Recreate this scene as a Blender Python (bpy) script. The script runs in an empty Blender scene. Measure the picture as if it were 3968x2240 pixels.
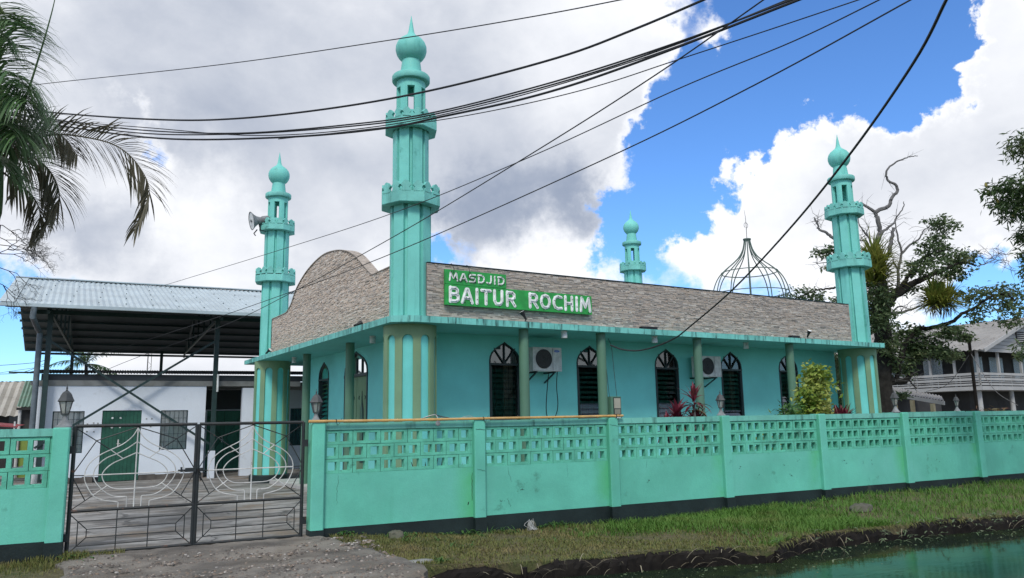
import bpy, math, random
import numpy as np
from mathutils import Vector, Matrix
random.seed(7); RNG = np.random.default_rng(7)
SC = bpy.context.scene
COL = SC.collection

# ------------------------------------------------------------------ camera
YAW, PIT, ROL, HC = .5567, .1672, -.0181, 1.62
FPX, SW, SH = 2995.3, 3968.0, 2240.0
_f = np.array([math.sin(YAW)*math.cos(PIT), math.cos(YAW)*math.cos(PIT), math.sin(PIT)])
_r = np.array([math.cos(YAW), -math.sin(YAW), 0.0]); _u = np.cross(_r, _f)
_r, _u = math.cos(ROL)*_r + math.sin(ROL)*_u, -math.sin(ROL)*_r + math.cos(ROL)*_u
cam_data = bpy.data.cameras.new('camera'); cam = bpy.data.objects.new('camera', cam_data); COL.objects.link(cam)
cam_data.sensor_width = 36.0; cam_data.sensor_fit = 'HORIZONTAL'; cam_data.lens = FPX/SW*36.0
cam_data.clip_start = .05; cam_data.clip_end = 6000
M = Matrix(((_r[0], _u[0], -_f[0], 0), (_r[1], _u[1], -_f[1], 0), (_r[2], _u[2], -_f[2], HC), (0, 0, 0, 1)))
cam.matrix_world = M
SC.camera = cam

# ------------------------------------------------------------------ sun, sky, exposure
SUN_EL, SUN_AZ = math.radians(47), math.radians(216)      # azimuth clockwise from +y: behind the camera, to its left
sd = Vector((math.sin(SUN_AZ)*math.cos(SUN_EL), math.cos(SUN_AZ)*math.cos(SUN_EL), math.sin(SUN_EL)))
sl = bpy.data.lights.new('sun', 'SUN'); sl.energy = 2.3; sl.angle = math.radians(15); sl.color = (1.0, .96, .9)
so = bpy.data.objects.new('sun', sl); COL.objects.link(so); so.rotation_euler = sd.to_track_quat('Z', 'Y').to_euler(); so.location = (0, -10, 30)
vs = SC.view_settings; vs.view_transform = 'Standard'; vs.look = 'None'; vs.exposure = 0.14; vs.gamma = 1.0; vs.use_curve_mapping = False
SC.cycles.use_denoising = True
SC.cycles.max_bounces = 6; SC.cycles.transparent_max_bounces = 12

def disp_dir(x, y):
    """direction of a point of the photograph (2576 px wide copy)"""
    px, py = x*1.54037, y*1.54037
    d = _f + _r*(px-SW/2)/FPX - _u*(py-SH/2)/FPX
    return d/np.linalg.norm(d)

world = bpy.data.worlds.new('World'); SC.world = world; world.use_nodes = True
def build_world():
    nt = world.node_tree; nt.nodes.clear(); N = nt.nodes.new; L = nt.links.new
    def val(x): n = N('ShaderNodeValue'); n.outputs[0].default_value = x; return n.outputs[0]
    def math_(op, a, b=None, c=None, clamp=False):
        n = N('ShaderNodeMath'); n.operation = op; n.use_clamp = clamp
        for i, q in enumerate((a, b, c)):
            if q is None: continue
            if isinstance(q, (int, float)): n.inputs[i].default_value = q
            else: L(q, n.inputs[i])
        return n.outputs[0]
    def smooth(x, a, b):
        n = N('ShaderNodeMapRange'); n.interpolation_type = 'SMOOTHSTEP'; L(x, n.inputs[0])
        n.inputs[1].default_value = a; n.inputs[2].default_value = b; return n.outputs[0]
    def mixc(f, a, b):
        n = N('ShaderNodeMix'); n.data_type = 'RGBA'
        L(f, n.inputs[0])
        for i, q in ((6, a), (7, b)):
            if isinstance(q, tuple): n.inputs[i].default_value = (*q, 1)
            else: L(q, n.inputs[i])
        return n.outputs[2]
    tc = N('ShaderNodeTexCoord'); D = tc.outputs['Generated']
    def noise(scale, detail, rough, dist=0.0, off=(0, 0, 0), sq=(1, 1, 1)):
        mp = N('ShaderNodeMapping'); L(D, mp.inputs[0]); mp.inputs['Location'].default_value = off; mp.inputs['Scale'].default_value = sq
        n = N('ShaderNodeTexNoise'); L(mp.outputs[0], n.inputs['Vector'])
        n.inputs['Scale'].default_value = scale; n.inputs['Detail'].default_value = detail
        n.inputs['Roughness'].default_value = rough; n.inputs['Distortion'].default_value = dist
        return n.outputs['Fac']
    wn = N('ShaderNodeTexNoise'); L(D, wn.inputs['Vector']); wn.inputs['Scale'].default_value = 7.0; wn.inputs['Detail'].default_value = 7; wn.inputs['Roughness'].default_value = .62
    ws = N('ShaderNodeVectorMath'); ws.operation = 'MULTIPLY_ADD'; L(wn.outputs['Color'], ws.inputs[0]); ws.inputs[1].default_value = (.26,)*3; ws.inputs[2].default_value = (-.13,)*3
    wa = N('ShaderNodeVectorMath'); wa.operation = 'ADD'; L(D, wa.inputs[0]); L(ws.outputs[0], wa.inputs[1]); DW = wa.outputs[0]
    def blob(x, y, rad, amp):
        """a soft mound of cloud (amp > 0) or a clearing (amp < 0) in that direction; rad in degrees"""
        c = disp_dir(x, y)
        n = N('ShaderNodeVectorMath'); n.operation = 'DISTANCE'; L(DW, n.inputs[0]); n.inputs[1].default_value = tuple(c)
        q = smooth(n.outputs['Value'], math.radians(rad)*1.0, 0.0)
        return math_('MULTIPLY', q, amp)
    def total(items):
        t = items[0]
        for i in items[1:]: t = math_('ADD', t, i)
        return t
    sky = N('ShaderNodeTexSky'); sky.sky_type = 'NISHITA'; sky.sun_disc = False
    sky.sun_elevation = SUN_EL; sky.sun_rotation = SUN_AZ; sky.air_density = 1.0; sky.dust_density = .1; sky.ozone_density = 1.0
    gam = N('ShaderNodeMix'); gam.data_type = 'RGBA'; gam.blend_type = 'MULTIPLY'; gam.inputs[0].default_value = 1.0
    L(sky.outputs[0], gam.inputs[6]); gam.inputs[7].default_value = (*SKY_TINT, 1)
    hsv = N('ShaderNodeHueSaturation'); L(gam.outputs[2], hsv.inputs['Color']); hsv.inputs['Saturation'].default_value = SKY_SAT; hsv.inputs['Value'].default_value = SKY_VAL
    big = noise(2.1, 9, .58, .25, (.3, .1, .7), (1, 1, 1.5))
    fine = noise(6.5, 9, .62, .3, (1.7, 4.1, .2), (1, 1, 1.4))
    field = total([math_('MULTIPLY', math_('SUBTRACT', big, .5), 2.3), math_('MULTIPLY', math_('SUBTRACT', fine, .5), 1.15), val(.30)] + [blob(*b) for b in CLOUD_BLOBS])
    mask = smooth(field, 0.0, .42)
    # cloud tone: thick parts are grey-blue underneath, thin rims are bright
    t1 = noise(2.6, 8, .55, .4, (5.2, 2.2, 3.1), (1, 1, 1.8))
    t2 = noise(9.0, 7, .6, .2, (2.2, 7.2, 1.1), (1, 1, 1.5))
    grey = total([math_('MULTIPLY', math_('SUBTRACT', t1, .5), 1.15), math_('MULTIPLY', math_('SUBTRACT', t2, .5), .5), math_('MULTIPLY', smooth(field, .1, .9), .38), val(.03)] + [blob(*b) for b in GREY_BLOBS])
    gm = smooth(grey, -.15, 1.55)
    k = 10.0
    c1 = mixc(gm, tuple(k*v for v in CLOUD_LIGHT), tuple(k*v for v in CLOUD_DARK))
    col = mixc(mask, hsv.outputs[0], c1)
    bg = N('ShaderNodeBackground'); L(col, bg.inputs[0]); bg.inputs[1].default_value = .1
    out = N('ShaderNodeOutputWorld'); L(bg.outputs[0], out.inputs[0])
SKY_SAT, SKY_VAL, SKY_TINT = 1.0, 1.05, (.72, 1.15, 1.72)
CLOUD_LIGHT, CLOUD_DARK = (1.0, 1.01, 1.04), (.30, .355, .47)
CLOUD_BLOBS = [  # (x, y in the photograph, radius in degrees, amount)
    (650, 250, 30, .75), (1250, 250, 13, .6), (1420, 420, 9, .5), (250, 600, 14, .25), (1480, 100, 9, .5),
    (1880, 130, 9, -1.0), (2080, 60, 11, -1.2), (1690, 420, 7.0, -1.5), (1780, 280, 8, -1.2), (1640, 620, 5.5, -1.1), (2250, 90, 8, -1.5), (2330, 190, 5, -.9), (1650, 520, 5, -.7),
    (1090, 650, 4.0, -1.1), (440, 375, 3.6, -.82), (350, 335, 3.0, -.75), (1480, 690, 4, -.2), (2540, 790, 6, -1.3), (20, 880, 9, -1.0),
    (2330, 470, 14, .95), (1860, 410, 8, 1.15), (2060, 260, 6, 1.0), (1380, 660, 6, .8), (2530, 110, 5, .9), (1780, 690, 4, .5), (1820, 70, 4.2, 1.5)]
GREY_BLOBS = [(700, 150, 24, .44), (450, 300, 14, .15), (1250, 250, 12, .25), (1200, 570, 5.5, .65), (1430, 560, 6, .75), (1300, 500, 8, .30), (1560, 580, 4, .35), (250, 590, 7, .45), (2400, 520, 12, .12), (1850, 420, 9, -.4), (420, 470, 7, -.6), (2090, 220, 8, -.3), (560, 640, 8, -.40), (1380, 670, 5, -.7), (250, 420, 5, -.2)]
build_world()

# ------------------------------------------------------------------ helpers
class MB:
    """collects faces; build() links them as ONE mesh object"""
    def __init__(s): s.v = []; s.f = []; s.m = []
    def add(s, vs, fs, m=0):
        o = len(s.v); s.v.extend(tuple(map(float, p)) for p in vs)
        for f in fs: s.f.append(tuple(i+o for i in f)); s.m.append(m)
        return s
    def box(s, x0, x1, y0, y1, z0, z1, m=0, put=None):
        P = [(x, y, z) for z in (z0, z1) for y in (y0, y1) for x in (x0, x1)]
        if put: P = [put(*p) for p in P]
        return s.add(P, [(0, 2, 3, 1), (4, 5, 7, 6), (0, 1, 5, 4), (2, 6, 7, 3), (0, 4, 6, 2), (1, 3, 7, 5)], m)
    def prism(s, pts, put, d0, d1, m=0):
        """2D outline pts (u, w) extruded from depth d0 to d1; put(u, d, w) -> xyz"""
        n = len(pts); P = [put(u, d0, w) for u, w in pts] + [put(u, d1, w) for u, w in pts]
        return s.add(P, [tuple(range(n)), tuple(range(2*n-1, n-1, -1))] + [(i, n+i, n+(i+1) % n, (i+1) % n) for i in range(n)], m)
    def ring(s, A, B, put, d0, d1, m=0):
        """frame between outlines A and B (same count), extruded; open=False"""
        n = len(A); P = [put(u, d0, w) for u, w in A] + [put(u, d0, w) for u, w in B] + [put(u, d1, w) for u, w in A] + [put(u, d1, w) for u, w in B]
        F = []
        for i in range(n):
            j = (i+1) % n
            F += [(i, j, n+j, n+i), (2*n+i, 3*n+i, 3*n+j, 2*n+j), (i, 2*n+i, 2*n+j, j), (n+i, n+j, 3*n+j, 3*n+i)]
        return s.add(P, F, m)
    def tube(s, path, r, n=6, m=0, caps=True):
        path = [Vector(p) for p in path]; k = len(path)
        rad = r if isinstance(r, (list, tuple)) else [r]*k
        V = []; ref = None
        for i, p in enumerate(path):
            t = (path[min(i+1, k-1)] - path[max(i-1, 0)])
            t = t.normalized() if t.length > 1e-9 else Vector((0, 0, 1))
            if ref is None:
                ref = t.orthogonal().normalized()
            ref = (ref - t*ref.dot(t)); ref = ref.normalized() if ref.length > 1e-6 else t.orthogonal().normalized()
            b = t.cross(ref)
            for j in range(n):
                a = 2*math.pi*j/n; V.append(p + (ref*math.cos(a) + b*math.sin(a))*rad[i])
        F = [(i*n+j, i*n+(j+1) % n, (i+1)*n+(j+1) % n, (i+1)*n+j) for i in range(k-1) for j in range(n)]
        if caps: F += [tuple(range(n-1, -1, -1)), tuple(range((k-1)*n, k*n))]
        return s.add(V, F, m)
    def bar(s, a, b, r, n=6, m=0): return s.tube([a, b], r, n, m)
    def beam(s, a, b, w, h, m=0, up=(0, 0, 1)):
        a, b = Vector(a), Vector(b); t = (b-a).normalized(); up = Vector(up)
        if abs(t.dot(up)) > .98: up = Vector((1, 0, 0))
        x = t.cross(up).normalized(); y = x.cross(t)
        P = [q + x*sx*w/2 + y*sy*h/2 for q in (a, b) for sx, sy in ((-1, -1), (1, -1), (1, 1), (-1, 1))]
        return s.add(P, [(3, 2, 1, 0), (4, 5, 6, 7)] + [(i, (i+1) % 4, 4+(i+1) % 4, 4+i) for i in range(4)], m)
    def lathe(s, prof, n=24, c=(0, 0, 0), m=0, a0=0.0):
        V = []; k = len(prof)
        for r, z in prof:
            for j in range(n):
                a = a0 + 2*math.pi*j/n; V.append((c[0]+r*math.cos(a), c[1]+r*math.sin(a), c[2]+z))
        F = [(i*n+j, i*n+(j+1) % n, (i+1)*n+(j+1) % n, (i+1)*n+j) for i in range(k-1) for j in range(n)]
        F += [tuple(range(n-1, -1, -1)), tuple(range((k-1)*n, k*n))]
        return s.add(V, F, m)
    def mesh(s, name, mats, smooth=False):
        me = bpy.data.meshes.new(name); me.from_pydata(s.v, [], s.f)
        mats = mats if isinstance(mats, (list, tuple)) else [mats]
        for q in mats: me.materials.append(q)
        if len(mats) > 1: me.polygons.foreach_set('material_index', s.m)
        if smooth: smooth_mesh(me)
        me.update(); return me
    def build(s, name, mats, parent=None, smooth=False, loc=None, rz=None):
        return put_obj(name, s.mesh(name, mats, smooth), parent, loc, rz)
def smooth_mesh(me, ang=35):
    me.polygons.foreach_set('use_smooth', [True]*len(me.polygons))
    try: me.set_sharp_from_angle(angle=math.radians(ang))
    except Exception: pass
def put_obj(name, data, parent=None, loc=None, rz=None):
    o = bpy.data.objects.new(name, data); COL.objects.link(o)
    if parent: o.parent = parent
    if loc: o.location = loc
    if rz is not None: o.rotation_euler = (0, 0, rz)
    return o
def tag(o, label=None, cat=None, group=None, kind=None):
    if label: o['label'] = label
    if cat: o['category'] = cat
    if group: o['group'] = group
    if kind: o['kind'] = kind
    return o
def thing(name, label, cat, loc=(0, 0, 0), rz=0.0, group=None):
    return tag(put_obj(name, None, None, loc, rz), label, cat, group)
def numpy_mesh(name, V, F, mats, smooth=False):
    """V (n,3), F (m,k) arrays"""
    me = bpy.data.meshes.new(name); V = np.asarray(V, np.float32); F = np.asarray(F, np.int32); k = F.shape[1]
    me.vertices.add(len(V)); me.vertices.foreach_set('co', V.ravel())
    me.loops.add(F.size); me.loops.foreach_set('vertex_index', F.ravel())
    me.polygons.add(len(F)); me.polygons.foreach_set('loop_start', np.arange(len(F), dtype=np.int32)*k)
    me.polygons.foreach_set('loop_total', np.full(len(F), k, np.int32))
    me.materials.append(mats); me.update(calc_edges=True)
    if smooth: smooth_mesh(me)
    return me
def spline(pts, n=8):
    """Catmull-Rom through pts"""
    P = [np.array(p, float) for p in pts]; P = [2*P[0]-P[1]] + P + [2*P[-1]-P[-2]]; out = []
    for i in range(1, len(P)-2):
        for t in np.arange(n)/n:
            a, b, c, d = P[i-1:i+3]
            out.append(.5*((2*b) + (c-a)*t + (2*a-5*b+4*c-d)*t*t + (3*b-a-3*c+d)*t**3))
    out.append(P[-2]); return [tuple(p) for p in out]
# the street frame: s runs along the boundary wall to the right, d away from the street, z up
FX, FY, FA = 3.8011, 11.5, -.0846
def FP(s, d, z=0.0): return (FX + s*math.cos(FA) - d*math.sin(FA), FY + s*math.sin(FA) + d*math.cos(FA), z)
def FS(x, y):
    dx, dy = x-FX, y-FY; return dx*math.cos(FA)+dy*math.sin(FA), -dx*math.sin(FA)+dy*math.cos(FA)
def at(x, y, rng):
    """point of the photograph (2576 px copy) at a distance rng in metres along the viewing axis"""
    d = disp_dir(x, y); d = d*(rng/float(d @ _f)); return (d[0], d[1], d[2]+HC)

# ------------------------------------------------------------------ materials
def _nodes(name):
    m = bpy.data.materials.new(name); m.use_nodes = True; nt = m.node_tree
    return m, nt, nt.nodes['Principled BSDF']
class NT:
    def __init__(s, nt): s.nt = nt; s.N = nt.nodes.new; s.L = nt.links.new; s.geo = s.N('ShaderNodeNewGeometry'); s.P = s.geo.outputs['Position']
    def noise(s, scale, detail=5, rough=.6, sq=None, dist=0, off=(0, 0, 0)):
        n = s.N('ShaderNodeTexNoise'); n.inputs['Scale'].default_value = scale; n.inputs['Detail'].default_value = detail; n.inputs['Roughness'].default_value = rough; n.inputs['Distortion'].default_value = dist
        mp = s.N('ShaderNodeMapping'); s.L(s.P, mp.inputs[0]); mp.inputs['Scale'].default_value = sq or (1, 1, 1); mp.inputs['Location'].default_value = off; s.L(mp.outputs[0], n.inputs['Vector'])
        return n.outputs['Fac']
    def ramp(s, x, a, b, lo=0.0, hi=1.0):
        n = s.N('ShaderNodeMapRange'); n.interpolation_type = 'SMOOTHSTEP'; s.L(x, n.inputs[0])
        for i, q in enumerate((a, b, lo, hi)): n.inputs[i+1].default_value = q
        return n.outputs[0]
    def mul(s, a, b):
        n = s.N('ShaderNodeMath'); n.operation = 'MULTIPLY'
        for i, q in enumerate((a, b)):
            if isinstance(q, (int, float)): n.inputs[i].default_value = q
            else: s.L(q, n.inputs[i])
        return n.outputs[0]
    def addn(s, a, b):
        n = s.N('ShaderNodeMath'); n.operation = 'ADD'
        for i, q in enumerate((a, b)):
            if isinstance(q, (int, float)): n.inputs[i].default_value = q
            else: s.L(q, n.inputs[i])
        return n.outputs[0]
    def mix(s, f, a, b):
        n = s.N('ShaderNodeMix'); n.data_type = 'RGBA'
        for i, q in ((0, f), (6, a), (7, b)):
            if isinstance(q, tuple): n.inputs[i].default_value = (*q, 1)
            elif isinstance(q, (int, float)): n.inputs[i].default_value = q
            else: s.L(q, n.inputs[i])
        return n.outputs[2]
    def bump(s, h, strength, dist=.02):
        b = s.N('ShaderNodeBump'); s.L(h, b.inputs['Height']); b.inputs['Strength'].default_value = strength; b.inputs['Distance'].default_value = dist
        return b.outputs[0]
    def island(s): return s.geo.outputs['Random Per Island']
def sc(c, k): return tuple(min(1, v*k) for v in c)
def paint(name, col, rough=.65, var=.14, vs=1.3, bump=.25, bs=35, streak=0.0, streak_col=(.03, .04, .03), blot=0.0, blot_col=(.02, .03, .025), alt=None, spec=.3, fine=.06, streak_scale=5.0):
    """painted / plastered surface: uneven tone, fine grain, optional run-off streaks and worn blotches"""
    m, nt, p = _nodes(name); n = NT(nt)
    base = n.mix(n.ramp(n.noise(vs, 6, .6), .3, .7), sc(col, 1-var), sc(col, 1+var))
    if alt: base = n.mix(n.ramp(n.noise(vs*.6, 4, .6, off=(3, 9, 2)), .45, .75, 0, .8), base, alt)
    base = n.mix(n.ramp(n.noise(bs*2, 3, .7), .35, .75, 0, fine*4), base, sc(col, .6))
    if streak: base = n.mix(n.mul(n.ramp(n.noise(streak_scale, 5, .65, (1, 1, .12)), .60-.12*streak, .74, 0, 1), min(1, streak)), base, streak_col)
    if blot: base = n.mix(n.mul(n.ramp(n.noise(1.7, 8, .68, off=(7, 3, 5)), .64-.05*blot, .70, 0, 1), min(1, blot)), base, blot_col)
    nt.links.new(base, p.inputs['Base Color']); p.inputs['Roughness'].default_value = rough; p.inputs['Specular IOR Level'].default_value = spec
    h = n.addn(n.mul(n.noise(bs, 4, .6), .5), n.noise(bs*.15, 3, .5))
    nt.links.new(n.bump(h, bump, .012), p.inputs['Normal'])
    return m
def metal(name, col, rough=.5, met=0.0, rust=0.0, spec=.4):
    m, nt, p = _nodes(name); n = NT(nt)
    b = n.mix(n.ramp(n.noise(6, 5, .6), .35, .7), sc(col, .8), sc(col, 1.15))
    if rust: b = n.mix(n.ramp(n.noise(9, 7, .7, off=(2, 2, 8)), .62-.1*rust, .7), b, (.12, .05, .025))
    nt.links.new(b, p.inputs['Base Color']); p.inputs['Roughness'].default_value = rough; p.inputs['Metallic'].default_value = met; p.inputs['Specular IOR Level'].default_value = spec
    nt.links.new(n.bump(n.noise(60, 3, .6), .1, .004), p.inputs['Normal'])
    return m
def leafmat(name, a, b, c=None, rough=.5, trans=.25):
    """leaf colours vary from leaf to leaf; some light passes through"""
    m, nt, p = _nodes(name); n = NT(nt)
    col = n.mix(n.island(), a, b)
    if c: col = n.mix(n.ramp(n.noise(.9, 3, .6), .5, .72), col, c)
    nt.links.new(col, p.inputs['Base Color']); p.inputs['Roughness'].default_value = rough; p.inputs['Specular IOR Level'].default_value = .3
    tr = nt.nodes.new('ShaderNodeBsdfTranslucent'); nt.links.new(col, tr.inputs[0])
    mx = nt.nodes.new('ShaderNodeMixShader'); mx.inputs[0].default_value = trans
    nt.links.new(p.outputs[0], mx.inputs[1]); nt.links.new(tr.outputs[0], mx.inputs[2]); nt.links.new(mx.outputs[0], nt.nodes['Material Output'].inputs[0])
    return m
def glass(name, tint=(.75, .8, .8), refl=.10, rough=.03, haze=0.0, haze_col=(.5, .52, .52)):
    m, nt, p = _nodes(name); N = nt.nodes.new; L = nt.links.new
    t = N('ShaderNodeBsdfTransparent'); t.inputs[0].default_value = (*tint, 1)
    g = N('ShaderNodeBsdfGlossy'); g.inputs[0].default_value = (.9, .95, .95, 1); g.inputs['Roughness'].default_value = rough
    fr = N('ShaderNodeFresnel'); fr.inputs[0].default_value = 1.5
    ad = N('ShaderNodeMath'); ad.operation = 'MULTIPLY_ADD'; L(fr.outputs[0], ad.inputs[0]); ad.inputs[1].default_value = 1.2; ad.inputs[2].default_value = refl-.04; ad.use_clamp = True
    mx = N('ShaderNodeMixShader'); L(ad.outputs[0], mx.inputs[0]); L(t.outputs[0], mx.inputs[1]); L(g.outputs[0], mx.inputs[2])
    res = mx.outputs[0]
    if haze:
        d = N('ShaderNodeBsdfDiffuse'); d.inputs[0].default_value = (*haze_col, 1)
        m2 = N('ShaderNodeMixShader'); m2.inputs[0].default_value = haze; L(res, m2.inputs[1]); L(d.outputs[0], m2.inputs[2]); res = m2.outputs[0]
    L(res, nt.nodes['Material Output'].inputs[0]); return m

MT = {}
MT['fence'] = paint('fence_paint', (.122, .475, .352), .6, .15, .8, .4, 40, streak=.30, streak_col=(.075, .34, .22), blot=.75, blot_col=(.06, .22, .16), alt=(.15, .49, .395), streak_scale=2.2)
MT['fence_block'] = paint('block_paint', (.11, .44, .31), .75, .16, 4, .9, 60, streak=.25, streak_col=(.03, .08, .05), blot=.6, blot_col=(.03, .08, .05))
MT['mortar'] = paint('mossy_mortar', (.06, .20, .14), .9, .3, 5, .6, 40, blot=1.0, blot_col=(.015, .03, .022))
MT['coping'] = paint('coping_paint', (.155, .46, .37), .65, .14, 2, .4, 40, streak=.75, streak_col=(.02, .05, .04), alt=(.18, .48, .41))
MT['black_base'] = paint('black_base', (.012, .022, .021), .55, .3, 2, .5, 30, blot=.7, blot_col=(.05, .055, .045))
MT['wall'] = paint('turquoise_wall', (.19, .64, .60), .7, .09, .7, .3, 45)
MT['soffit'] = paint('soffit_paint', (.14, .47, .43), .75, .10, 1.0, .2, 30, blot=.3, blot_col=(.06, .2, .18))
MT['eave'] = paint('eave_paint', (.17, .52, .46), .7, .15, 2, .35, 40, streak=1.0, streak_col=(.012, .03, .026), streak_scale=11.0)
MT['minaret'] = paint('minaret_paint', (.17, .545, .475), .6, .10, 1.1, .35, 40, streak=.55, streak_col=(.07, .30, .255), blot=.6, blot_col=(.06, .26, .22), streak_scale=4.0)
MT['minaret_dirty'] = paint('minaret_edge_paint', (.165, .49, .43), .65, .15, 3, .35, 40, streak=.45, streak_col=(.04, .12, .10), blot=.6, blot_col=(.04, .14, .12))
MT['olive'] = paint('olive_paint', (.16, .275, .16), .65, .14, .8, .3, 40, alt=(.19, .28, .15))
MT['post'] = paint('post_paint', (.085, .18, .118), .6, .15, .7, .25, 40, alt=(.10, .20, .16))
MT['flute'] = paint('flute_paint', (.15, .575, .525), .65, .08, 1.2, .25, 40)
MT['white_wall'] = paint('white_plaster', (.62, .67, .72), .8, .05, .7, .25, 30, streak=.08, streak_col=(.35, .36, .35), blot=.3, blot_col=(.40, .41, .40))
MT['bare'] = paint('bare_concrete', (.21, .215, .20), .9, .25, 2, .6, 25, blot=.6, blot_col=(.08, .08, .075))
MT['plinth'] = paint('rough_plinth', (.10, .09, .08), .95, .35, 3, .8, 20)
MT['green_door'] = paint('green_door', (.018, .085, .055), .5, .2, 3, .3, 30)
MT['steel_green'] = metal('dark_green_steel', (.014, .035, .032), .45)
MT['gutter'] = metal('grey_gutter', (.10, .125, .14), .45)
MT['gate'] = metal('black_gate_steel', (.016, .020, .020), .5, rust=.35)
MT['white_bar'] = metal('white_gate_bar', (.50, .50, .47), .5, rust=.3)
MT['frame'] = metal('dark_window_frame', (.012, .03, .032), .45)
MT['ac'] = metal('ac_casing', (.55, .56, .53), .45, rust=.12)
MT['ac_dark'] = metal('ac_grille', (.03, .032, .032), .5)
MT['dome_green'] = metal('dome_steel', (.085, .125, .105), .5, rust=.2)
MT['black'] = metal('black_rubber', (.010, .010, .011), .55)
MT['cable'] = metal('cable_sheath', (.014, .015, .017), .6)
MT['white_plastic'] = metal('white_plastic', (.62, .64, .62), .4)
MT['sign_green'] = metal('green_sign_sheet', (.018, .30, .055), .38)
MT['letter'] = metal('white_letter', (.78, .80, .78), .4)
MT['lantern_metal'] = metal('weathered_lantern', (.055, .06, .06), .6, rust=.15)
MT['lantern_base'] = paint('lantern_base', (.20, .21, .21), .7, .3, 8, .4, 50)
MT['lantern_glass'] = glass('lantern_glass', (.8, .82, .78), .12, .2, .45, (.45, .46, .42))
MT['glass'] = glass('window_glass', (.42, .47, .47), .10)
MT['clear_glass'] = glass('clear_glass', (.92, .94, .94), .05)
MT['frost'] = glass('frosted_glass', (.5, .55, .58), .12, .25, .38, (.24, .29, .33))
MT['bamboo'] = paint('bamboo', (.50, .30, .10), .45, .2, 6, .15, 30, blot=.5, blot_col=(.10, .06, .03), alt=(.58, .42, .22))
MT['wood'] = paint('wet_timber', (.012, .010, .008), .8, .4, 6, .9, 18, spec=.15)
MT['bark'] = paint('bark', (.024, .022, .019), .95, .35, 5, 1.0, 25, alt=(.042, .040, .035), spec=.1)
MT['deadwood'] = paint('grey_deadwood', (.14, .135, .13), .85, .3, 6, .8, 30)
MT['stone'] = paint('mossy_stone', (.11, .105, .08), .9, .3, 7, .8, 30, alt=(.07, .09, .04))
MT['rim'] = paint('parapet_rim', (.36, .31, .26), .85, .3, 9, .6, 40)
MT['bounce_floor'] = paint('bounce_floor_pale', (.42, .41, .38), .8, .15, 1.5, .3, 20)  # pale tone chosen to reflect light up under the eave
MT['curtain'] = paint('curtain', (.30, .28, .20), .9, .15, 3, .2, 20)
MT['dark_in'] = paint('dark_interior', (.06, .08, .08), .9, .2, 1, .1, 10)
MT['floor_in'] = paint('interior_floor', (.12, .12, .11), .8, .2, 1, .1, 10)
def corrugated(name, col, pitch, along, dirt=(.2, .2, .18), amt=.5, rough=.5):
    """sheet metal: tone and stains only; the waves are real geometry"""
    m, nt, p = _nodes(name); n = NT(nt)
    b = n.mix(n.ramp(n.noise(.8, 6, .6), .3, .7), sc(col, .85), sc(col, 1.12))
    b = n.mix(n.mul(n.ramp(n.noise(2.3, 7, .7, off=(4, 1, 6)), .52, .7), amt), b, dirt)
    nt.links.new(b, p.inputs['Base Color']); p.inputs['Roughness'].default_value = rough; p.inputs['Specular IOR Level'].default_value = .4
    return m
MT['zinc'] = corrugated('zinc_sheet', (.36, .43, .45), .1, 0, (.26, .31, .33), .5, .45)
MT['dark_sheet'] = corrugated('dark_sheet', (.030, .035, .038), .1, 0, (.02, .022, .022), .5)
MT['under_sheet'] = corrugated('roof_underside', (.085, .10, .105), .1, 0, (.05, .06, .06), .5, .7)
MT['tan_sheet'] = corrugated('tan_roof_sheet', (.40, .38, .33), .1, 0, (.20, .17, .14), .7, .6)
MT['old_sheet'] = corrugated('weathered_grey_sheet', (.25, .24, .22), .1, 0, (.12, .10, .08), .8, .7)
MT['green_sheet'] = corrugated('green_roof_sheet', (.16, .26, .20), .1, 0, (.2, .2, .16), .6, .6)
MT['house_white'] = paint('house_white_board', (.35, .35, .335), .65, .08, 1.2, .2, 30, streak=.12, streak_col=(.35, .34, .3))
MT['house_dark'] = paint('house_dark_wall', (.035, .035, .033), .8, .3, 1, .3, 20)
MT['cream'] = paint('cream_wall', (.42, .36, .22), .8, .1, 1, .2, 20)
MT['inner_door'] = paint('brightened_green_door', (.05, .20, .13), .6, .2, 3, .3, 30)  # green door paint made brighter to make up for the dim recess
MT['lime'] = paint('lime_wall', (.20, .27, .06), .8, .15, 1, .2, 20)
MT['red_sheet'] = paint('red_awning', (.26, .06, .065), .7, .2, 2, .2, 20)
def cladding(name, warm):
    m, nt, p = _nodes(name); n = NT(nt)
    r = nt.nodes.new('ShaderNodeValToRGB'); nt.links.new(n.island(), r.inputs[0])
    e = r.color_ramp.elements; pal = [(.20, .165, .135), (.43, .355, .285), (.54, .41, .305), (.63, .535, .44), (.35, .30, .26), (.75, .68, .58)] if warm else [(.13, .118, .105), (.30, .26, .225), (.38, .30, .23), (.51, .445, .38), (.23, .21, .192), (.61, .555, .485)]
    e[0].position = 0; e[0].color = (*pal[0], 1); e[1].position = 1; e[1].color = (*pal[5], 1)
    for q, c in zip((.14, .36, .6, .8), pal[1:5]): el = e.new(q); el.color = (*c, 1)
    b = n.mix(n.ramp(n.noise(30, 4, .7), .3, .75, 0, .6), r.outputs[0], (.54, .48, .41) if warm else (.39, .355, .32))
    nt.links.new(b, p.inputs['Base Color']); p.inputs['Roughness'].default_value = .85
    nt.links.new(n.bump(n.noise(90, 4, .7), .6, .01), p.inputs['Normal']); return m
MT['clad_warm'] = cladding('stone_cladding_warm', True); MT['clad_grey'] = cladding('stone_cladding_grey', False)
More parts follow.
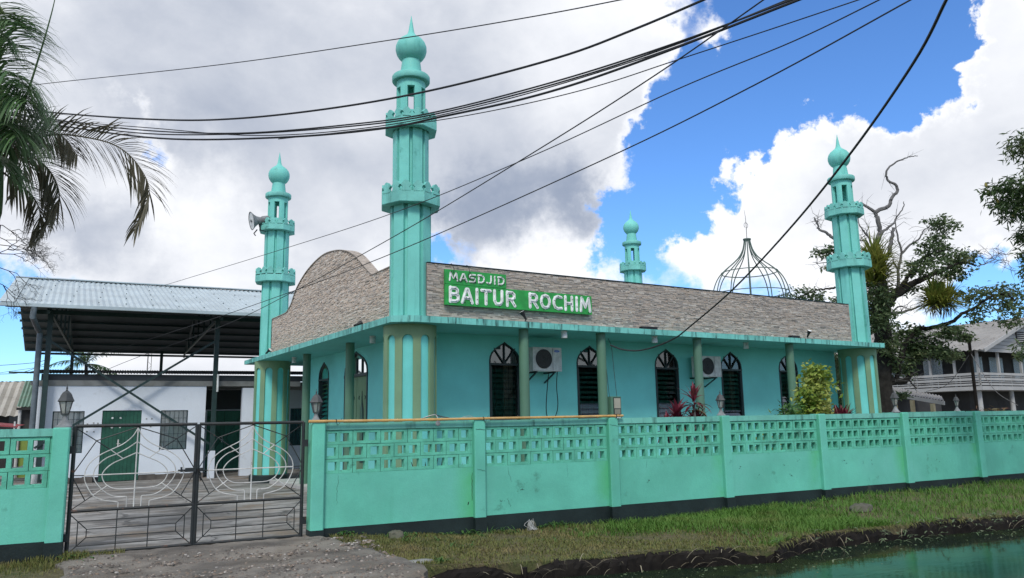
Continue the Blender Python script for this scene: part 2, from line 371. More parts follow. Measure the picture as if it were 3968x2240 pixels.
def ground_mats():
    # weathered yard concrete
    m, nt, p = _nodes('yard_concrete'); n = NT(nt)
    b = n.mix(n.ramp(n.noise(.7, 8, .68, (.75, 1.3, 1)), .36, .66), (.13, .118, .10), (.36, .35, .325))
    b = n.mix(n.ramp(n.noise(1.1, 9, .72, (.7, 1.5, 1), off=(3, 1, 0)), .47, .60, 0, .85), b, (.075, .070, .062))
    b = n.mix(n.ramp(n.noise(.8, 6, .6, off=(8, 2, 0)), .52, .68, 0, .6), b, (.20, .14, .08))
    nt.links.new(b, p.inputs['Base Color']); p.inputs['Roughness'].default_value = .75
    vo = nt.nodes.new('ShaderNodeTexVoronoi'); vo.feature = 'DISTANCE_TO_EDGE'; vo.inputs['Scale'].default_value = .45; wq = nt.nodes.new('ShaderNodeVectorMath'); wq.operation = 'MULTIPLY_ADD'
    wn = nt.nodes.new('ShaderNodeTexNoise'); wn.inputs['Scale'].default_value = 2.0; wn.inputs['Detail'].default_value = 6; nt.links.new(n.P, wn.inputs['Vector']); nt.links.new(wn.outputs['Color'], wq.inputs[0]); wq.inputs[1].default_value = (.7, .7, 0); nt.links.new(n.P, wq.inputs[2]); nt.links.new(wq.outputs[0], vo.inputs['Vector'])
    b = n.mix(n.ramp(vo.outputs['Distance'], .004, .012, .75, 0), b, (.04, .038, .034)); nt.links.new(b, p.inputs['Base Color'])
    nt.links.new(n.bump(n.noise(14, 6, .7), .5, .02), p.inputs['Normal']); MT['yard'] = m
    m, nt, p = _nodes('driveway_concrete'); n = NT(nt)
    b = n.mix(n.ramp(n.noise(1.2, 8, .7, (.6, 1.5, 1)), .35, .65), (.085, .076, .065), (.235, .21, .175))
    b = n.mix(n.ramp(n.noise(.7, 5, .6, off=(5, 5, 0)), .5, .7, 0, .7), b, (.15, .115, .075))
    nt.links.new(b, p.inputs['Base Color']); p.inputs['Roughness'].default_value = .85
    nt.links.new(n.bump(n.noise(22, 7, .75), 1.0, .03), p.inputs['Normal']); MT['drive'] = m
    m, nt, p = _nodes('verge_soil'); n = NT(nt)
    b = n.mix(n.ramp(n.noise(1.1, 7, .65), .38, .62), (.105, .085, .04), (.075, .09, .025))
    b = n.mix(n.ramp(n.noise(9, 6, .7), .45, .7), b, (.16, .135, .065))
    nt.links.new(b, p.inputs['Base Color']); p.inputs['Roughness'].default_value = .95
    nt.links.new(n.bump(n.noise(30, 6, .7), 1.0, .04), p.inputs['Normal']); MT['verge'] = m
    m, nt, p = _nodes('ground_soil'); n = NT(nt)
    b = n.mix(n.ramp(n.noise(.5, 7, .65), .38, .62), (.07, .075, .03), (.04, .07, .018))
    nt.links.new(b, p.inputs['Base Color']); p.inputs['Roughness'].default_value = .95; MT['ground'] = m
    m, nt, p = _nodes('canal_water'); n = NT(nt)
    b = n.mix(n.ramp(n.noise(.8, 6, .6), .45, .65), (.010, .020, .012), (.022, .036, .014))
    nt.links.new(b, p.inputs['Base Color']); p.inputs['Roughness'].default_value = .07; p.inputs['IOR'].default_value = 1.33; p.inputs['Specular IOR Level'].default_value = .36
    h = n.addn(n.noise(3.0, 3, .5, (1, 2.2, 1)), n.mul(n.noise(14, 2, .5, (1, 2, 1)), .25))
    nt.links.new(n.bump(h, .07, .03), p.inputs['Normal']); MT['water'] = m
    m, nt, p = _nodes('gravel'); n = NT(nt)
    r = nt.nodes.new('ShaderNodeValToRGB'); nt.links.new(n.island(), r.inputs[0]); e = r.color_ramp.elements
    e[0].color = (.055, .048, .042, 1); e[1].color = (.34, .32, .29, 1); q = e.new(.45); q.color = (.13, .11, .09, 1); q = e.new(.75); q.color = (.19, .14, .10, 1)
    nt.links.new(r.outputs[0], p.inputs['Base Color']); p.inputs['Roughness'].default_value = .8; MT['gravel'] = m
ground_mats()
MT['grass_dry'] = leafmat('dry_short_grass', (.17, .155, .05), (.11, .14, .035), (.24, .19, .085), .7, .2)
MT['grass_lush'] = leafmat('lush_grass', (.07, .17, .022), (.12, .225, .038), (.16, .20, .05), .6, .25)
MT['leaf_dark'] = leafmat('dark_leaf', (.06, .10, .042), (.13, .18, .078), (.18, .19, .095), .42, .4)
MT['leaf_mango'] = leafmat('mango_leaf', (.04, .075, .025), (.085, .13, .045), (.13, .13, .06), .4, .35)
MT['brom'] = leafmat('bromeliad_leaf', (.16, .20, .035), (.30, .29, .07), (.09, .15, .03), .45, .3)
MT['brom_dry'] = leafmat('dead_strap', (.20, .17, .12), (.13, .11, .08), None, .8, .1)
MT['palm_green'] = leafmat('palm_leaf', (.06, .13, .05), (.12, .21, .08), (.20, .23, .11), .38, .38)
MT['palm_brown'] = leafmat('dry_palm_leaf', (.10, .095, .065), (.18, .16, .11), (.07, .095, .06), .6, .3)
MT['cordy'] = leafmat('burgundy_leaf', (.11, .012, .024), (.20, .035, .055), (.07, .055, .02), .4, .25)
MT['cordy_g'] = leafmat('bronze_leaf', (.10, .10, .03), (.13, .05, .03), None, .45, .2)
MT['croton'] = leafmat('yellow_green_leaf', (.33, .38, .07), (.15, .26, .04), (.46, .47, .15), .4, .3)
MT['shrub'] = leafmat('green_shrub_leaf', (.05, .13, .03), (.09, .19, .05), None, .45, .25)
MT['weed'] = leafmat('pale_weed', (.10, .15, .07), (.17, .20, .11), (.06, .12, .045), .6, .2)
MT['straw'] = leafmat('dry_straw', (.28, .25, .17), (.18, .15, .09), None, .8, .1)

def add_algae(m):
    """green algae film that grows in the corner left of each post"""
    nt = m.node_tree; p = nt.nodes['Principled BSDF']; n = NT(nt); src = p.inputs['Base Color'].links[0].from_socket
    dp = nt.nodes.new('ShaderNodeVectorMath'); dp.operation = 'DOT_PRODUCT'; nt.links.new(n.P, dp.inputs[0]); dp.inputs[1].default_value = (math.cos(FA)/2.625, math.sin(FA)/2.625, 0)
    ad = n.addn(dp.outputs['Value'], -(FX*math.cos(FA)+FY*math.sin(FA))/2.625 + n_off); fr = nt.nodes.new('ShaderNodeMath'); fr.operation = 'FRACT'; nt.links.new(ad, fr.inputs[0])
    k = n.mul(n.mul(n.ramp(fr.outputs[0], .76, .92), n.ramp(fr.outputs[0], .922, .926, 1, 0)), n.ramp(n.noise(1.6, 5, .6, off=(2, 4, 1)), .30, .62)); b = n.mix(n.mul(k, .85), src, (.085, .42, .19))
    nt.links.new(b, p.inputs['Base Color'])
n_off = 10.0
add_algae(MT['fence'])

# ------------------------------------------------------------------ ground, water, yard
def interp(x, tab):
    xs, ys = zip(*tab); return float(np.interp(x, xs, ys))
BANKXY = [(4.0, 9.6), (4.33, 9.51), (5.66, 9.10), (7.3, 8.6), (9.31, 7.92), (9.9, 8.1), (10.98, 8.26), (12.96, 8.0), (15.4, 7.53), (24, 6.4)]
BANK = [FS(*q) for q in BANKXY]; BANK = [(-.6, BANK[0][1])] + BANK + [(60, BANK[-1][1]-.1)]
def bank(s): return interp(s, BANK)
def verge_z(s, d):
    z0 = interp(s, [(-9, -.05), (-3.4, -.03), (0, -.03), (1.2, -.09), (2.6, -.15), (5, -.21), (8, -.2), (10.5, -.11), (13, -.09), (20, -.06), (60, -.05)])
    b = bank(s); t = min(1, max(0, d/b)) if b < 0 else 0
    zb = interp(s, [(-1, -.12), (1, -.22), (7, -.245), (60, -.235)])
    z = z0*(1-t) + zb*t + .03*math.sin(1.7*s+.6)*math.sin(2.3*d+1) + .015*math.sin(5.1*s)*math.cos(4.3*d)
    return z
def yard_z(d): return interp(d, [(-1, .0), (.3, -.005), (13.5, -.155), (400, -.155)])

def build_ground():
    g = MB()
    def q(s0, s1, d0, d1, z0, z1=None):
        z1 = z0 if z1 is None else z1
        g.add([FP(s0, d0, z0), FP(s1, d0, z0), FP(s1, d1, z1), FP(s0, d1, z1)], [(0, 1, 2, 3)])
    q(-2500, 2500, .0, 2500, -.34); q(-2500, 2500, -9.2, 0, -1.3); q(-2500, 2500, -2500, -9.0, -.06)
    q(-2500, 2500, -9.2, -9.0, -1.3, -.06); q(-2500, 2500, -.02, 0, -1.3, -.34)
    tag(g.build('ground', MT['ground']), 'earth and rough grass around the mosque compound', kind='structure')
    w = MB(); w.add([FP(-200, -9.2, -.46), FP(200, -9.2, -.46), FP(200, -1.2, -.46), FP(-200, -1.2, -.46)], [(0, 1, 2, 3)])
    tag(w.build('water', MT['water']), 'still dark green canal water along the verge', kind='structure')
    # yard slab, gently falling away from the gate
    y = MB(); ds = [.02, .3, 4, 8, 13.5, 60]; ss = [-40, -8, -3.4, 0, 10, 70]
    V = [FP(s, d, yard_z(d)) for d in ds for s in ss]; k = len(ss)
    y.add(V, [(i*k+j, i*k+j+1, (i+1)*k+j+1, (i+1)*k+j) for i in range(len(ds)-1) for j in range(k-1)])
    tag(y.build('yard', MT['yard']), 'stained grey concrete yard behind the gate', kind='structure')
    # driveway over the culvert: broken concrete courses with ragged right edge
    d_ = MB(); rows = np.linspace(0, -9.3, 64); ncol = 44
    rr = random.Random(3)
    V = []
    for i, d in enumerate(rows):
        right = interp(-d, [(0, .02), (.35, .1), (1.0, .42), (1.6, .55), (2.1, .85), (2.6, .60), (3.5, .35), (9.3, .1)]) + rr.uniform(-.05, .05)
        left = interp(-d, [(0, -3.3), (.4, -3.35), (1.2, -3.2), (2.5, -3.3), (9.3, -3.6)]) + rr.uniform(-.06, .06)
        for j in range(ncol):
            t = j/(ncol-1); s = left*(1-t) + right*t
            step = -.03*sum(1 for e in (.42, .78, 1.12, 1.75) if -d > e + .10*math.sin(s*1.3) + .05*math.sin(s*4.1+e))
            z = .0 + step - .012*(-d) + .012*math.sin(7*s+3*d)*math.sin(5*d) + rr.uniform(-.008, .008)
            if j in (0, ncol-1): z -= .02
            V.append(FP(s, d, z))
        # skirt down to the bed
        V.append(FP(right+.04, d, -1.0)); V.insert(len(V)-ncol-1, FP(left-.04, d, -1.0))
    k = ncol+2
    d_.add(V, [(i*k+j+1, i*k+j, (i+1)*k+j, (i+1)*k+j+1) for i in range(len(rows)-1) for j in range(k-1)])
    tag(d_.build('driveway', MT['drive'], smooth=True), 'worn gravelly concrete driveway crossing the canal to the gate', kind='structure')
    # verges
    def verge(name, s0, s1, ns, nd, lab):
        v = MB(); V = []; S = np.linspace(s0, s1, ns)
        for s in S:
            b = bank(s) if s > 0 else -9.0
            for j in range(nd):
                d = .25 + (b-.25)*j/(nd-1); V.append(FP(s, d, verge_z(s, d)-.01 + random.uniform(-.012, .012)))
            V.append(FP(s, b-.03, -1.25))
        k = nd+1
        v.add(V, [(i*k+j, i*k+j+1, (i+1)*k+j+1, (i+1)*k+j) for i in range(ns-1) for j in range(k-1)])
        tag(v.build(name, MT['verge'], smooth=True), lab, kind='structure')
    verge('verge', .0, 60, 300, 22, 'grass verge between the turquoise wall and the canal')
    verge('verge', -30, -3.05, 110, 14, 'small patch of grass verge left of the driveway')
build_ground()

def blades(name, pts, h, w, matn, label, lean=.5):
    """grass: each blade a bent two-piece strip; pts (n,3)"""
    pts = np.asarray(pts); n = len(pts); a = RNG.uniform(0, 2*np.pi, n); hh = h*RNG.uniform(.5, 1.4, n); ww = w*RNG.uniform(.7, 1.3, n)
    dx = np.stack([np.cos(a), np.sin(a), np.zeros(n)], 1); sx = np.stack([-np.sin(a), np.cos(a), np.zeros(n)], 1)
    le = (lean*RNG.uniform(.2, 1.5, n)*hh)[:, None]
    up = np.array([0, 0, 1.0])
    p0 = pts - sx*ww[:, None]/2; p1 = pts + sx*ww[:, None]/2
    mid = pts + up*hh[:, None]*.6 + dx*le*.35
    p2 = mid + sx*ww[:, None]*.35; p3 = mid - sx*ww[:, None]*.35
    tip = pts + up*hh[:, None]*.95 + dx*le
    t0 = tip + sx*ww[:, None]*.06; t1 = tip - sx*ww[:, None]*.06
    V = np.stack([p0, p1, p2, p3, t0, t1], 1).reshape(-1, 3); b = (np.arange(n)*6)[:, None]
    F = np.concatenate([b + np.array([[0, 1, 2, 3]]), b + np.array([[3, 2, 4, 5]])], 0)
    return tag(put_obj(name, numpy_mesh(name, V, F, MT[matn])), label, None, None, 'stuff')
def build_grass():
    dry, lush, left = [], [], []
    for _ in range(60000):
        s = random.uniform(.1, 24) if random.random() < .5 else random.uniform(.1, 9); b = bank(s); d = random.uniform(b, -.02)
        drv = interp(-d, [(0, .05), (.35, .15), (1.0, .5), (1.6, .65), (2.1, .9), (2.6, .7)])
        if s < drv: continue
        edge = 5.2 + 1.0*math.sin(d*2.2) - .9*d*.35
        if math.sin(s*2.1+1.3*d)*math.sin(1.7*d-.6*s+1) + random.gauss(0, .35) > (.55 if s < edge else .9): continue
        green = s > edge + random.gauss(0, .55)
        near = d > -.25 and random.random() < .25
        if green: lush.append(FP(s, d, verge_z(s, d)-.01))
        elif near or random.random() < .85: dry.append(FP(s, d, verge_z(s, d)-.01))
    for _ in range(3500):
        s = random.uniform(-6.0, -3.0); d = -abs(random.gauss(0, .35)) - .02
        if s > -3.3 and d < -.35: continue
        left.append(FP(s, d, verge_z(s, d)-.01 + (.03 if s > -3.3 else 0)))
    for _ in range(300):
        s = random.uniform(-3.3, -2.6); d = random.uniform(-.22, -.02); left.append(FP(s, d, -.01))
    blades('grass', dry, .036, .011, 'grass_dry', 'short dry mown grass on the near end of the verge', .9)
    blades('grass', lush, .095, .011, 'grass_lush', 'lush green grass on the far end of the verge', .9)
    blades('grass', left, .06, .010, 'grass_dry', 'weedy grass at the foot of the left gate wall')
build_grass()

def build_gravel():
    # loose stones on the driveway courses
    base = [(-1, -.6, 0), (1, -.7, 0), (.8, .7, 0), (-.9, .6, 0), (-.5, -.3, .7), (.6, -.35, .75), (.45, .4, .65), (-.45, .35, .7)]
    F0 = [(0, 1, 5, 4), (1, 2, 6, 5), (2, 3, 7, 6), (3, 0, 4, 7), (4, 5, 6, 7)]
    V, F = [], []
    for _ in range(11000):
        d = -random.uniform(.35, 4.2); s = random.uniform(-3.2, .55)
        band = .5 + .5*math.sin(9*(-d) + .8*math.sin(s)) 
        if random.random() > .2 + .8*band*(1 if -d < 2.2 else .45): continue
        r = random.choice((.006, .008, .011, .016, .02)) * random.uniform(.8, 1.25); a = random.uniform(0, 6.28)
        step = -.03*sum(1 for e in (.42, .78, 1.12, 1.75) if -d > e + .10*math.sin(s*1.3) + .05*math.sin(s*4.1+e))
        c = FP(s, d, step - .012*(-d) + .012*math.sin(7*s+3*d)*math.sin(5*d) - .004); o = len(V)
        for x, y, z in base:
            V.append((c[0]+r*(x*math.cos(a)-y*math.sin(a)), c[1]+r*(x*math.sin(a)+y*math.cos(a)), c[2]+r*z))
        F += [tuple(i+o for i in f) for f in F0]
    tag(put_obj('gravel', numpy_mesh('gravel', V, F, MT['gravel'])), 'loose pale gravel scattered on the driveway', kind='stuff')
build_gravel()

# ------------------------------------------------------------------ minarets
def build_minaret(name, label, cx, cy, rot):
    root = thing(name, label, 'minaret', (cx, cy, -.16), 0, 'minarets at the corners of the mosque')
    Z = .16
    put = lambda mb, nm, mt, sm=True: mb.build(nm, mt, root, sm)
    key = '_min'
    if not hasattr(build_minaret, 'cache'):
        C = {}
        C['plinth'] = MB().lathe([(.60, 0), (.60, .22), (.575, .25), (.52, .25)], 36).mesh('plinth', MT['black_base'], True)
        C['core'] = MB().lathe([(.505, .1), (.505, 3.716)], 54).mesh('column_core', MT['flute'], True)
        # olive bands with rounded tops between the flutes
        half = math.radians(11.6); per = math.radians(40); ztop, zb, zs = Z+3.56, .24, Z+3.24
        b = MB(); n = 8; R0, R1 = .500, .548
        out = []
        fl = [(half, zb)] + [(half, zs)] + [(half*math.cos(t), zs + .105*math.sin(t)) for t in np.linspace(.2, math.pi/2, 7)]
        left = fl + [(0, ztop)]; right = [(per-a, z) for a, z in fl] + [(per, ztop)]
        for i in range(len(left)-1):
            a = left[i]; c = left[i+1]; e = right[i+1]; g = right[i]
            for j in range(n):
                t0, t1 = j/n, (j+1)/n
                P = []
                for (A, B, t) in ((a, g, t0), (a, g, t1), (c, e, t1), (c, e, t0)):
                    P.append((A[0]*(1-t)+B[0]*t, A[1]*(1-t)+B[1]*t))
                b.add([(R1*math.cos(x), R1*math.sin(x), z) for x, z in P], [(0, 1, 2, 3)])
        for sd_ in (left, right):
            for i in range(len(sd_)-2):
                (x0, z0), (x1, z1) = sd_[i], sd_[i+1]
                b.add([(R0*math.cos(x0), R0*math.sin(x0), z0), (R1*math.cos(x0), R1*math.sin(x0), z0), (R1*math.cos(x1), R1*math.sin(x1), z1), (R0*math.cos(x1), R0*math.sin(x1), z1)], [(0, 1, 2, 3) if sd_ is left else (3, 2, 1, 0)])
        C['band'] = b.mesh('band', MT['olive'], True)
        def fluted(R, z0, z1, nm):
            m = MB(); prof = []
            for k in range(8):
                a = 2*math.pi*k/8; h1 = math.radians(16.4); h2 = math.radians(18.6)
                for q, rr in ((-h2, R-.075), (-h1, R), (h1, R), (h2, R-.075)): prof.append(((a+q), rr))
            N = len(prof); V = [(r*math.cos(a), r*math.sin(a), z) for z in (z0, z1) for a, r in prof]
            m.add(V, [(i, (i+1) % N, N+(i+1) % N, N+i) for i in range(N)] + [tuple(range(N-1, -1, -1)), tuple(range(N, 2*N))])
            return m.mesh(nm, MT['minaret'])
        C['s1'] = fluted(.435, Z+3.60, Z+6.12, 'lower_shaft'); C['s2'] = fluted(.385, Z+6.3, Z+7.80, 'upper_shaft')
        def octa(R, z0, z1, nm):
            m = MB(); A = [math.pi/8 + math.pi/4*k for k in range(8)]
            prof = [(R*.70, z0), (R*.985, z0), (R, z0+.012), (R, z1), (R-.07, z1), (R-.07, z0+.08), (R*.5, z0+.08)]
            V = [(r*math.cos(a), r*math.sin(a), z) for r, z in prof for a in A]; k = len(prof)
            m.add(V, [(i*8+j, i*8+(j+1) % 8, (i+1)*8+(j+1) % 8, (i+1)*8+j) for i in range(k-1) for j in range(8)])
            return m.mesh(nm, MT['minaret_dirty'])
        C['b1'] = octa(.655, Z+6.08, Z+6.32, 'balcony'); C['b2'] = octa(.585, Z+7.77, Z+7.97, 'balcony')
        ml = [(-.085, -.02), (.085, -.02), (.085, .03), (.060, .065), (.098, .115), (.035, .19), (0, .205), (-.035, .19), (-.098, .115), (-.060, .065), (-.085, .03)]
        C['merlon'] = MB().prism(ml, lambda u, d, w: (d, u, w), -.062, 0).mesh('merlon', MT['minaret_dirty'])
        # lantern storey: ring wall with six tall slots
        m = MB(); Ro, Ri = .315, .235
        def arc(a0, a1, z0, z1, n=5):
            for i in range(n):
                x0 = a0+(a1-a0)*i/n; x1 = a0+(a1-a0)*(i+1)/n
                P = [(r*math.cos(x), r*math.sin(x), z) for z in (z0, z1) for r in (Ri, Ro) for x in (x0, x1)]
                fs = [(2, 3, 7, 6), (1, 0, 4, 5), (4, 6, 7, 5), (0, 1, 3, 2)]
                if i == 0: fs.append((0, 2, 6, 4))
                if i == n-1: fs.append((3, 1, 5, 7))
                m.add(P, fs)
        for k in range(6):
            a = math.pi/3*k; h = math.radians(14.5)
            arc(a+h, a+math.pi/3-h, Z+8.2, Z+8.75)
        for k in range(6): arc(math.pi/3*k, math.pi/3*(k+1), Z+7.84, Z+8.2); arc(math.pi/3*k, math.pi/3*(k+1), Z+8.75, Z+8.95)
        C['lantern'] = m.mesh('lantern_storey', MT['minaret'], True)
        C['ring'] = MB().lathe([(.24, Z+8.93), (.40, Z+8.93), (.412, Z+8.95), (.412, Z+9.045), (.395, Z+9.07), (.2, Z+9.08)], 36).mesh('cornice', MT['minaret_dirty'], True)
        C['neck'] = MB().lathe([(.245, Z+9.06), (.195, Z+9.47)], 28).mesh('neck', MT['minaret'], True)
        pr = [(.13, 9.42), (.20, 9.44), (.265, 9.50), (.315, 9.58), (.34, 9.68), (.337, 9.77), (.305, 9.86), (.25, 9.935), (.18, 9.99), (.115, 10.04), (.078, 10.09), (.06, 10.16), (.042, 10.28), (.022, 10.40), (.004, 10.52)]
        C['onion'] = MB().lathe([(r, Z+z) for r, z in pr], 36).mesh('onion_finial', MT['minaret'], True)
        build_minaret.cache = C
    C = build_minaret.cache
    put_obj('plinth', C['plinth'], root); put_obj('column_core', C['core'], root, None, rot)
    for k in range(9): put_obj('band', C['band'], root, None, rot+math.radians(40*k))
    put_obj('lower_shaft', C['s1'], root, None, rot+math.radians(14)); put_obj('upper_shaft', C['s2'], root, None, rot+math.radians(28))
    for nm, R, zt in (('b1', .655, 6.315), ('b2', .585, 7.965)):
        bo = put_obj('balcony', C[nm], root, None, rot+math.radians(8))
        ap = R*math.cos(math.pi/8)
        for k in range(8):
            for q in (-.5, .5):
                a = math.pi/4*k; o = put_obj('merlon', C['merlon'], bo)
                w = R*math.sin(math.pi/8)*q*1.02
                o.location = (ap*math.cos(a)-w*math.sin(a), ap*math.sin(a)+w*math.cos(a), zt+Z); o.rotation_euler = (0, 0, a); sc_ = 1.12 if nm == 'b1' else .98; o.scale = (1, sc_, sc_)
    put_obj('lantern_storey', C['lantern'], root, None, rot+math.radians(5)); put_obj('cornice', C['ring'], root); put_obj('neck', C['neck'], root); put_obj('onion_finial', C['onion'], root)
    return root
va = math.atan2(-14.67, -6.62)
build_minaret('minaret', 'tallest looking turquoise minaret at the near corner of the mosque beside the green sign', 6.62, 14.67, va-math.radians(5))
build_minaret('minaret', 'turquoise minaret with a loudspeaker on its balcony beside the open hall', 6.50, 24.9, math.atan2(-24.9, -6.5)+math.radians(-12))
build_minaret('minaret', 'turquoise minaret at the far right corner in front of the big tree', 21.62, 14.67, math.atan2(-14.67, -21.6)+math.radians(10))
build_minaret('minaret', 'small looking turquoise minaret rising far behind the stone parapet', 21.62, 24.9, math.atan2(-24.9, -21.6))

# ------------------------------------------------------------------ mosque
def arch_top(hw, zs, za):
    k = (za-zs); R = [(hw, zs), (hw, zs+.16*k), (hw*.955, zs+.34*k), (hw*.84, zs+.51*k), (hw*.65, zs+.665*k), (hw*.42, zs+.79*k), (hw*.20, zs+.885*k), (hw*.07, zs+.95*k)]
    return R + [(0, za)] + [(-u, z) for u, z in reversed(R)]
def wall_with_openings(mb, u0, u1, z0, z1, ops, put, d0, d1, m=0):
    """ops: (centre, half width, sill, spring, apex or None)"""
    x = u0
    for c, hw, sill, spr, apex in sorted(ops):
        if c-hw > x: mb.prism([(x, z0), (c-hw, z0), (c-hw, z1), (x, z1)], put, d0, d1, m)
        if sill > z0: mb.prism([(c-hw, z0), (c+hw, z0), (c+hw, sill), (c-hw, sill)], put, d0, d1, m)
        if apex:
            top = arch_top(hw, spr, apex)
            mb.prism([(c+hw, z1), (c-hw, z1)] + [(c+u, z) for u, z in reversed(top)], put, d0, d1, m)
        else: mb.prism([(c-hw, spr), (c+hw, spr), (c+hw, z1), (c-hw, z1)], put, d0, d1, m)
        x = c+hw
    if u1 > x: mb.prism([(x, z0), (u1, z0), (u1, z1), (x, z1)], put, d0, d1, m)
def build_window(parent, c, hw, sill, spr, apex, put, frosted=False, fan=True, curtain=None):
    """frame > panes, louvre blades, bars; put(u, d, z) with d growing into the building"""
    out = [(-hw, sill), (hw, sill)] + arch_top(hw, spr, apex)
    t = .036; mid = (sill+apex)/2
    ins = [(-(hw-t), sill+t), (hw-t, sill+t)] + [(u*(hw-t)/hw, z - t*.8*max(0, (z-spr)/(apex-spr)) ) for u, z in arch_top(hw, spr, apex)]
    P = lambda u, d, z: put(c+u, d, z)
    f = MB(); f.ring(out, ins, P, -.012, .09); f.prism([(-hw, spr-.03), (hw, spr-.03), (hw, spr+.02), (-hw, spr+.02)], P, -.02, .08)
    if fan:
        for a in (90, 128, 52):
            ca, sa = math.cos(math.radians(a)), math.sin(math.radians(a)); ln = .5 if a == 90 else .47
            w = .011; f.prism([(-w*sa, spr+w*ca), (w*sa, spr-w*ca), (w*sa+ln*ca, spr-w*ca+ln*sa), (-w*sa+ln*ca, spr+w*ca+ln*sa)], P, -.005, .06)
    for sx in (-1, 1):   # louvre channels
        f.prism([(sx*(hw-t), sill+t), (sx*(hw-t-.035), sill+t), (sx*(hw-t-.035), spr-.05), (sx*(hw-t), spr-.05)], P, .0, .10)
    w_ = f.build('window', MT['frame'], parent)
    # fan panes
    top = arch_top(hw-t, spr, apex-t*.8); n = len(top)
    segs = [(0, 3), (3, 8), (8, 13), (13, n-1)] if fan else [(0, n-1)]
    for a, b in segs:
        MB().prism([(0, spr+.02)] + top[a:b+1], P, .035, .04).build('pane', MT['glass'], w_)
    nb = 11; hgt = (spr-.06-sill-t)/nb
    for i in range(nb):
        z = sill+t+hgt*i; tilt = .055*(.5+1.1*((c*7.3) % 1))
        mtn = 'frost' if frosted and i < 4 else 'glass'
        g = MB(); g.add([P(-(hw-t-.03), .02, z), P(hw-t-.03, .02, z), P(hw-t-.03, .02+tilt, z+hgt*1.08), P(-(hw-t-.03), .02+tilt, z+hgt*1.08)], [(0, 1, 2, 3)]); g.build('louvre_blade', MT[mtn], w_)
    gr = MB()
    for i in range(1, 7): gr.bar(P(-(hw-t), .13, sill+t+(spr-sill)*i/7), P(hw-t, .13, sill+t+(spr-sill)*i/7), .006, 4)
    for u in (-.18, 0, .18): gr.bar(P(u, .135, sill), P(u, .135, spr), .006, 4)
    gr.build('grille', MT['frame'], w_)
    if curtain:
        u0, u1 = curtain; k = 14; V = []
        for i in range(k+1):
            u = u0+(u1-u0)*i/k; d = .28+.03*math.sin(i*1.9)
            V += [P(u, d, sill-.1), P(u, d, apex+.02)]
        MB().add(V, [(2*i, 2*i+2, 2*i+3, 2*i+1) for i in range(k)]).build('curtain', MT['curtain'], w_, True)
    return w_
X0, X1, Y0, Y1 = 7.31, 21.62, 15.47, 24.1
EX0, EX1, EY0, EY1, EZ0, EZ1 = 5.957, 21.98, 13.88, 26.38, 3.56, 3.69
mosque = thing('mosque', 'single storey turquoise mosque with stone clad parapet and deep flat eave', 'mosque', (14.1, 19.8, -.16))
OFF = Vector((14.1, 19.8, -.16))
def W(mb, nm, mt, sm=False, parent=None):
    """build with world coordinates under the mosque"""
    o = mb.build(nm, mt, parent or mosque, sm)
    if parent is None: o.location = -OFF
    return o
WINX = [9.39, 11.89, 14.46, 16.92, 19.36]
